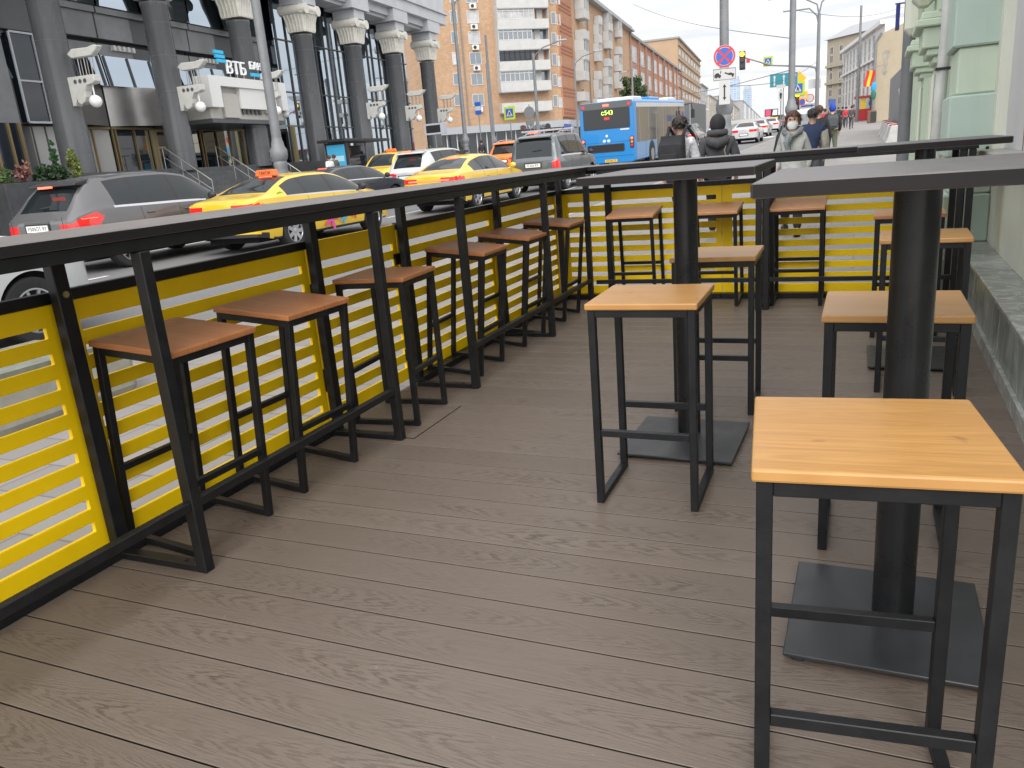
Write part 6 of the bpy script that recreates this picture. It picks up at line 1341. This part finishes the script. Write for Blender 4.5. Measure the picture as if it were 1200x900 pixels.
# bus shelter, pole display and hanging bits before the bank
s0, s1 = BF.hit(401, 165, 4.0)[0], BF.hit(450, 165, 4.0)[0]
base = BF.P(s0, 0, 4.0)+BF.b; base.z = gz(base.y)+PAVE; t = thing('bus_shelter', 'bus shelter with a dark flat roof and a blue poster in front of the bank', 'bus shelter', base, R_(5.25))
L = s1-s0; b = MB(); b.bx(-1.4,.4,-.4,L,2.35,2.5); b.build('roof', TRIM, t, bevel=.02)
for y in (0, L*.5, L-.4): b = MB(); b.bx(-1.2,-1.12,y,y+.08,0,2.35); b.build('post', POST, t)
b = MB(); b.bx(-1.18,-1.14,.1,L-.42,.3,2.2); b.build('back_glass', G_DARK, t)
b = MB(); b.bx(-1.1,.25,-.1,.08,.2,2.3); pst = b.build('poster_case', TRIM, t); b = MB(); b.bx(-.98,.15,-.115,-.101,.9,2.2); b.build('poster', mat('poster_blue', (.05,.33,.55), .4), pst); b = MB(); b.bx(-.9,.05,-.12,-.116,1.3,1.6); b.build('poster_band', mat('poster_pale', (.35,.55,.65), .4), pst)
t, M = sign('grey rectangular information display on a pole before the bank corner', 509, 151, 46, name='display_board', cat='display', post=.3); plate('case', mat('case_pale', (.38,.40,.45), .5), t, 1.35, .62, M, .3); plate('screen', SIGNK, t, 1.0, .42, M @ Matrix.Translation((-.08,-.01,0)), .01)
# street tree by the brick building
p = pd(741, 108, 130); g = gz(p.y); t = thing('street_tree', 'round green street tree in front of the brick building', 'tree', (p.x, p.y, g)); h = p.z-g
b = MB(); b.tube([(0,0,0),(.1,0,h*.5),(0,.1,h*.9)], [.3,.22,.1], 8); tr = b.build('trunk', mat('bark', (.06,.045,.035), .9), t)
b = MB()
for k in range(6): a = k*1.05; b.tube([(0,0,h*.55),(math.cos(a)*1.4,math.sin(a)*1.4,h*.85),(math.cos(a)*2.2,math.sin(a)*2.2,h+.4)], [.1,.06,.02], 5)
b.build('limbs', mat('bark', (.06,.045,.035), .9), t)
leafy('crown', leafm('leaf_street', (.04,.075,.025)), t, [(0,0,h+.5,1.9,1),(1.3,.3,h-.6,1.3,1),(-1.4,-.3,h-.3,1.4,1),(.4,.8,h+1.8,1.1,1),(-.6,-.6,h+1.5,1.2,1),(.2,-.8,h-1.2,1.2,.8)], 4200, .34)
for k, (s, o, lab) in enumerate(((57.0, 2.2, 'tuft of yellow grass in a tub before the last column'), (53.6, 2.4, 'tuft of green grass in a tub by the white display'))):
    p = BF.P(s, 0, o)+BF.b; p.z = gz(p.y)+PAVE; t = thing('grass_tub', lab, 'plant tub', p, 0, 'plant tubs before the bank'); b = MB(); b.lathe([(.35,0),(.45,.7),(.4,.7),(.38,.6)], n=14); b.build('tub', mat('tub_grey', (.2,.2,.2), .7), t)
    leafy('foliage', leafm('leaf_tub%d' % k, ((.16,.14,.05), (.06,.11,.03))[k]), t, [(0,0,1.1,.55,1.1)], 500, .2)
# low concrete planter by the kerb seen through the screen at the far left
p = atX(8, 452, -5.0); t = thing('concrete_planter', 'grey concrete block seen through the yellow slats at the left edge', 'concrete block', (-4.75, p.y, gz(p.y)+PAVE)); b = MB(); b.bx(-.45,.45,-.6,.42,0,.30); b.build('block', mat('concrete_grey', (.30,.30,.28), .8, var=.2, scale=5), t, bevel=.05, seg=2); b = MB(); b.bx(-.38,.38,-.5,.35,.301,.34); b.build('moss_top', mat('moss', (.16,.17,.14), .9, var=.3, scale=8), t)
# ---------------------------------------------------------------- people
def skin(name, m, parent, J, E, root, lev=2):
    """J: name -> (x, y, z, radius or (rx, ry)); one continuous surface grown round the joints"""
    ks = list(J); me = bpy.data.meshes.new(name); me.from_pydata([J[k][:3] for k in ks], [(ks.index(a), ks.index(b)) for a, b in E], [])
    bm = bmesh.new(); bm.from_mesh(me); ly = bm.verts.layers.skin.verify(); bm.verts.ensure_lookup_table()
    for i, k in enumerate(ks):
        r = J[k][3]; bm.verts[i][ly].radius = r if isinstance(r, tuple) else (r, r); bm.verts[i][ly].use_root = (k == root)
    bm.to_mesh(me); bm.free()
    o = bpy.data.objects.new(name, me); COL.objects.link(o); o.modifiers.new('skin', 'SKIN').use_smooth_shade = True
    s = o.modifiers.new('sub', 'SUBSURF'); s.levels = lev; s.render_levels = lev
    dg = bpy.context.evaluated_depsgraph_get(); me2 = bpy.data.meshes.new_from_object(o.evaluated_get(dg))
    bpy.data.objects.remove(o); bpy.data.meshes.remove(me); me2.name = name; me2.materials.clear(); me2.materials.append(m)
    for p in me2.polygons: p.use_smooth = True
    o = bpy.data.objects.new(name, me2); COL.objects.link(o); o.parent = parent; return o
SKINM = mat('skin_tone', (.46, .27, .19), .5, var=.1, scale=20)
def cloth(n, c, v=.22): return mat('cloth_'+n, c, .85, var=v, scale=14, bump=.25, bscale=55)
HAIRB = mat('hair_brown', (.075, .032, .018), .6, var=.4, scale=40); HAIRK = mat('hair_dark', (.02, .015, .012), .6, var=.4, scale=40)
def person(label, x, y, rz, h, top, legs, hair=HAIRK, stride=.22, arm=.12, bend=0.0, hood=None, build=1.0, long_hair=False, group=None, sleeve=None, shoes=TRIM, coat=None):
    t = thing('person', label, 'person', (x, y, gz(y)+PAVE), rz, group); s = h/1.72; B = build
    st = stride*s
    def J0(d=0.0, ri=1.0):
        j = {'pel': (0,0,.92*s,.115*s*B), 'spi': (0,.0,1.08*s,.115*s*B), 'che': (0,.01,1.26*s,.13*s*B), 'nek': (0,.015,1.455*s,.055*s), 'jaw': (0,.03,1.54*s,.066*s), 'sku': (0,.022,1.615*s,.082*s), 'top': (0,.012,1.675*s,.06*s), 'nos': (0,.118*s,1.575*s,.014*s)}
        for n, q in (('l', -1), ('r', 1)):
            sw = q*arm*s
            j.update({'sh'+n: (q*.165*s*B,.0,1.37*s,.06*s*B), 'el'+n: (q*.225*s*B,-.03*s+sw*.5,1.10*s,.045*s), 'wr'+n: (q*.215*s*B,.06*s+sw+bend*.25,.88*s+bend*.18,.032*s), 'ha'+n: (q*.205*s*B,.08*s+sw+bend*.3,.80*s+bend*.2,.030*s),
                'hi'+n: (q*.085*s,0,.86*s,.095*s*B), 'kn'+n: (q*.095*s,.03*s-q*st*.5,.49*s,.06*s), 'an'+n: (q*.095*s,-.02*s-q*st,.085*s+(.06*s if q*st > 0 else 0),.042*s), 'to'+n: (q*.10*s,.15*s-q*st,.035*s+(.02*s if q*st > 0 else 0),.035*s)})
            for f in range(4): j['f%d%s' % (f, n)] = ((q*.205*s*B)+(f-1.5)*.006, (.08*s+sw+bend*.3)+(f-1.5)*.021*s, .72*s+bend*.22+(.01 if f in (0, 3) else 0), .0085*s)
            j['th'+n] = (q*.19*s*B, .135*s+sw+bend*.3, .775*s+bend*.2, .010*s)
        return j
    j = J0(); E = [('pel','spi'),('spi','che'),('che','nek'),('nek','jaw'),('jaw','sku'),('sku','top'),('jaw','nos')]
    for n in 'lr':
        E += [('che','sh'+n),('sh'+n,'el'+n),('el'+n,'wr'+n),('wr'+n,'ha'+n),('pel','hi'+n),('hi'+n,'kn'+n),('kn'+n,'an'+n),('an'+n,'to'+n),('ha'+n,'th'+n)]+[('ha'+n,'f%d%s' % (f, n)) for f in range(4)]
    skin('body', SKINM, t, j, E, 'pel')
    fat = lambda k, a: (*j[k][:3], j[k][3]+a*s)
    jk = {'pel': (0,0,.86*s,.145*s*B), 'spi': fat('spi', .022), 'che': (0,.005,1.27*s,.152*s*B), 'nb': (0,.012,1.425*s,.085*s)}; e2 = [('pel','spi'),('spi','che'),('che','nb')]
    for n in 'lr': jk.update({'sh'+n: fat('sh'+n, .022), 'el'+n: fat('el'+n, .024), 'wr'+n: fat('wr'+n, .018)}); e2 += [('che','sh'+n),('sh'+n,'el'+n),('el'+n,'wr'+n)]
    skin('jacket', top, t, jk, e2, 'pel')
    tr = {'pel': (0,0,.93*s,.122*s*B)}; e3 = []
    for n in 'lr': tr.update({'hi'+n: fat('hi'+n, .012), 'kn'+n: fat('kn'+n, .018), 'an'+n: fat('an'+n, .02)}); e3 += [('pel','hi'+n),('hi'+n,'kn'+n),('kn'+n,'an'+n)]
    skin('trousers', legs, t, tr, e3, 'pel')
    for n, q in (('l',-1),('r',1)):
        a = Vector(j['an'+n][:3]); b = MB(); b.ball((a.x, a.y+.07*s, a.z-.045*s), .075*s, 12, 8, (.75,1.85,.68)); b.build('shoe', shoes, t, smooth=True)
    if sleeve:
        for n in 'lr':
            a, c = Vector(j['el'+n][:3]), Vector(j['wr'+n][:3]); sh = Vector(j['sh'+n][:3]); b = MB(); b.tube([sh*.75+a*.25, a, c], [.09*s,.078*s,.056*s], 12); b.build('sleeve', sleeve, t, smooth=True)
    if coat:                                                        # an open skirted coat below the waist
        b = MB(); rs = []
        for z, rx, ry in ((1.12,.185,.15),(.95,.205,.165),(.75,.225,.19),(.55,.245,.215),(.44,.255,.22)):
            rs.append([(rx*s*(1+.03*math.sin(7*a))*math.cos(a), ry*s*(1+.04*math.sin(5*a+z*3))*math.sin(a), z*s) for a in [2*PI*k/32 for k in range(32)]])
        b.rings(rs); b.build('coat_skirt', coat, t, smooth=True)
    if hood:
        b = MB(); b.ball((0,-.005*s,1.625*s), .122*s, 18, 12, (.92,1.0,1.12)); b.build('hood', hood, t, smooth=True)
    elif hair is not None:
        b = MB(); rs = []
        for k in range(11):                                         # a cap of hair leaving the face free
            a = PI/2*(1-k/10*(1.55 if long_hair else 1.35)); z = 1.615*s+.118*s*math.sin(a)*(1.0); r = max(.003, .108*s*math.cos(a)) if k < 8 else .104*s*(1.05 if long_hair else .9-.05*(k-8))
            ring = []
            for q in range(28):
                an = 2*PI*q/28; f = 1+.05*math.sin(9*an+k)+.03*math.sin(17*an); ff = 1.0
                if math.sin(an) > .35 and z < 1.645*s: ff = .62     # pulled back behind the face
                ring.append((r*f*ff*math.cos(an)*.93, r*f*ff*math.sin(an)*1.05-.004*s, z))
            rs.append(ring)
        b.rings(rs)
        rr = random.Random(int(h*1000))
        for _ in range(150):                                        # loose locks over the cap
            an = rr.uniform(0, 2*PI); up = rr.uniform(-.2, 1.2); fr = math.sin(an) > .35
            if fr and up < .55: continue
            p0 = Vector((.108*s*math.cos(up)*math.cos(an)*.95, .110*s*math.cos(up)*math.sin(an), 1.615*s+.118*s*math.sin(up))); dn = Vector((math.cos(an)*.35+rr.uniform(-.5,.5), math.sin(an)*.35+rr.uniform(-.4,.4), -1)).normalized()
            l = s*rr.uniform(.035, .075)*(1.25 if long_hair else .8); sd = Vector((-math.sin(an), math.cos(an), 0))*s*.013; o_ = Vector((math.cos(an), math.sin(an), .35))*s*.011
            b.add([p0-sd, p0+sd, p0+dn*l*.6+sd*.8+o_, p0+dn*l+o_*1.3, p0+dn*l*.6-sd*.8+o_], [(0,1,2,3,4)])
        b.build('hair', hair, t)
    if abs(rz) > 2:
        for q in (-1, 1): b = MB(); b.ball((q*.031*s, .094*s, 1.607*s), .0125*s, 10, 8); b.build('eye', mat('eye_dark', (.03,.02,.015), .2), t)
    return t, s
def backpack(label, x, y, rz, h, z0, w, hh, m):
    t = thing('backpack', label, 'backpack', (x, y, gz(y)+PAVE), rz); b = MB(); rs = []
    for k in range(9):
        f = k/8; ww = w*(.80+.22*math.sin(PI*(.15+.7*f))); d = .17*(.65+.4*math.sin(PI*(.1+.7*f)))*(1 if f < .85 else .7); rs.append([(ww/2*math.copysign(abs(math.cos(a))**.5, math.cos(a)), -.16-d/2+d/2*math.copysign(abs(math.sin(a))**.6, math.sin(a)), z0+hh*f) for a in [2*PI*q/24 for q in range(24)]])
    b.rings(rs); b.build('pack', m, t, smooth=True)
    for q in (-1, 1): b = MB(); b.tube([(q*w*.3,-.17,z0+hh*.92),(q*w*.36,-.06,z0+hh+.10),(q*w*.38,.12,z0+hh-.02),(q*w*.42,.15,z0+hh*.5)], .022, 6); b.build('strap', m, t, smooth=True)
    b = MB(); b.box((0,-.335,z0+hh*.33), (w*.7,.03,hh*.36)); b.build('pocket', m, t, bevel=.012); return t
def at(px, py, d): p = pd(px, py, d); return p.x, p.y
BLACKC = cloth('black', (.022,.022,.026)); CHAR = cloth('charcoal', (.062,.062,.070)); NAVY = cloth('navy', (.02,.035,.085)); JEAN = cloth('jeans', (.04,.065,.13)); OLIVE = cloth('olive', (.075,.08,.055)); PALEG = cloth('pale_grey', (.47,.47,.455)); WHTC = cloth('white', (.60,.60,.62)); REDC = cloth('red', (.45,.03,.05)); BLUEC = cloth('blue', (.015,.05,.36)); TANC = cloth('sand', (.45,.42,.37))
def paired(x, y, rz, label): pass
# woman in a mask walking towards the terrace
x, y = at(929, 150, 9.9); t, s = person('woman in a pale grey coat, white face mask and grey scarf walking towards the terrace', x, y, PI, 1.545, PALEG, BLACKC, HAIRB, .16, .10, .25, build=.93, long_hair=True, coat=PALEG)
b = MB(); rs = []
for z, r, f in ((1.475,.050,.66),(1.50,.066,.8),(1.535,.074,.9),(1.568,.070,.98),(1.578,.062,1.0)): rs.append([(r*s*math.cos(a), (.03+.072*f*math.sin(a)*1.12)*s+.012, z*s) for a in [PI*.02+PI*.96*k/14 for k in range(15)]])
b.rings(rs, cap=False, closed=False); b.build('face_mask', mat('mask_white', (.74,.75,.76), .8), t, smooth=True)
b = MB(); b.tube([(-.11*s,-.02,1.47*s),(-.10*s,.09,1.44*s),(0,.155,1.38*s),(.10*s,.09,1.44*s),(.11*s,-.02,1.47*s),(0,-.10,1.49*s),(-.11*s,-.02,1.47*s)], .042*s, 10); b.tube([(.02,.15,1.40*s),(.05,.185,1.30*s),(.03,.19,1.16*s)], [.05*s,.055*s,.02], 8); b.build('scarf', mat('scarf_grey', (.20,.215,.22), .9, var=.6, scale=22), t, smooth=True)
hb = thing('shoulder_bag', 'dark violet bag hanging at the side of the woman in the mask', 'bag', (x, y, gz(y)+PAVE), PI); b = MB(); b.box((.29,.05,.74), (.09,.26,.22)); b.build('bag', mat('bag_violet', (.05,.03,.09), .6), hb, bevel=.03, seg=2); b = MB(); b.tube([(.27,-.05,.85),(.19,-.04,1.25),(.13,.0,1.375),(.17,.12,1.22),(.27,.14,.85)], .011, 6); b.build('strap', TRIM, hb)
# the two walking away just beyond the far screen
x, y = at(797, 150, 9.9); person('young man with dark hair in a white patterned jacket seen from behind', x, y, -.25, 1.60, cloth('patterned', (.50,.50,.53), .55), NAVY, HAIRK, .2, .12)
backpack('black backpack on the young man in the white jacket', x, y, -.25, 1.6, .93, .34, .44, BLACKC)
x, y = at(841, 150, 10.2); t, s = person('person in a black hat and dark grey hooded jacket walking away beside the lamp post', x, y, .1, 1.56, CHAR, BLACKC, None, .2, .1, build=1.18, hood=BLACKC)
b = MB(); b.tube([(0,.09,1.45*s),(-.09*s,.05,1.48*s),(-.11*s,-.04,1.50*s),(0,-.09,1.50*s),(.11*s,-.04,1.50*s),(.09*s,.05,1.48*s),(0,.09,1.45*s)], .05*s, 10); b.tube([(-.13*s,-.02,1.42*s),(-.10*s,-.13,1.38*s),(0,-.18,1.35*s),(.10*s,-.13,1.38*s),(.13*s,-.02,1.42*s)], [.05*s,.065*s,.075*s,.065*s,.05*s], 10); b.build('folded_hood', CHAR, t, smooth=True); b = MB(); b.tube([(.16*s,-.08,1.43*s),(.10*s,-.165,1.25*s),(.17*s,-.17,1.0*s)], .009, 6); b.build('bag_strap', mat('strap_tan', (.25,.2,.16), .7), t)
# people farther up the pavement
x, y = at(952, 150, 14.3); person('man with short dark hair in a navy vest with pale sleeves walking away', x, y, .05, 1.64, NAVY, CHAR, HAIRK, .25, .12, sleeve=TANC, build=1.05)
x, y = at(959, 150, 18.5); person('brown haired person in a black jacket ahead of the man in the navy vest', x, y, 0, 1.74, BLACKC, BLACKC, HAIRB, .25, .12)
x, y = at(975, 150, 27); person('person in a bright blue hood and black jacket with olive trousers', x, y, .1, 1.78, BLACKC, OLIVE, None, .3, .12, hood=BLUEC, build=1.15)
backpack('dark backpack on the person in the blue hood', x, y, .1, 1.78, 1.0, .36, .46, mat('pack_slate', (.05,.055,.06), .7))
for lab, px, d, h, top, legs, rz, kw in (('person in a red jacket far up the pavement left of the dark walker', 991, 66, 1.72, REDC, CHAR, 0, {}), ('person in a dark grey jacket far up the pavement by the pale lamp post', 997.5, 62, 1.74, CHAR, CHAR, 0, {}), ('person in black walking just left of the red jacket', 987, 70, 1.74, BLACKC, BLACKC, 0, {}), ('person in a red top behind the blue hooded walker', 966, 48, 1.7, REDC, JEAN, 0, {}), ('dark dressed walker farthest up the pavement by the kiosk', 982, 85, 1.75, BLACKC, CHAR, 0, {})):
    x, y = at(px, 145, d); person(lab, x, y, rz, h, top, legs, **kw)
for lab, px, d, h, top, legs, rz in (('woman in a white jacket and blue jeans on the far pavement', 461.5, 45, 1.66, WHTC, JEAN, .3), ('person in a pale top half hidden behind the woman in jeans', 454, 47, 1.66, TANC, CHAR, .2), ('woman in a white coat standing near the bus shelter', 386, 38, 1.68, WHTC, TANC, 1.2), ('person in a dark green jacket beside the woman in the white coat', 392, 39, 1.70, OLIVE, CHAR, 1.0), ('person in dark clothes waiting near the blue bus stop sign', 566, 55, 1.75, BLACKC, NAVY, .5)):
    x, y = at(px, 190, d); person(lab, x, y, rz, h, top, legs, HAIRB if 'woman' in lab else HAIRK, .18)
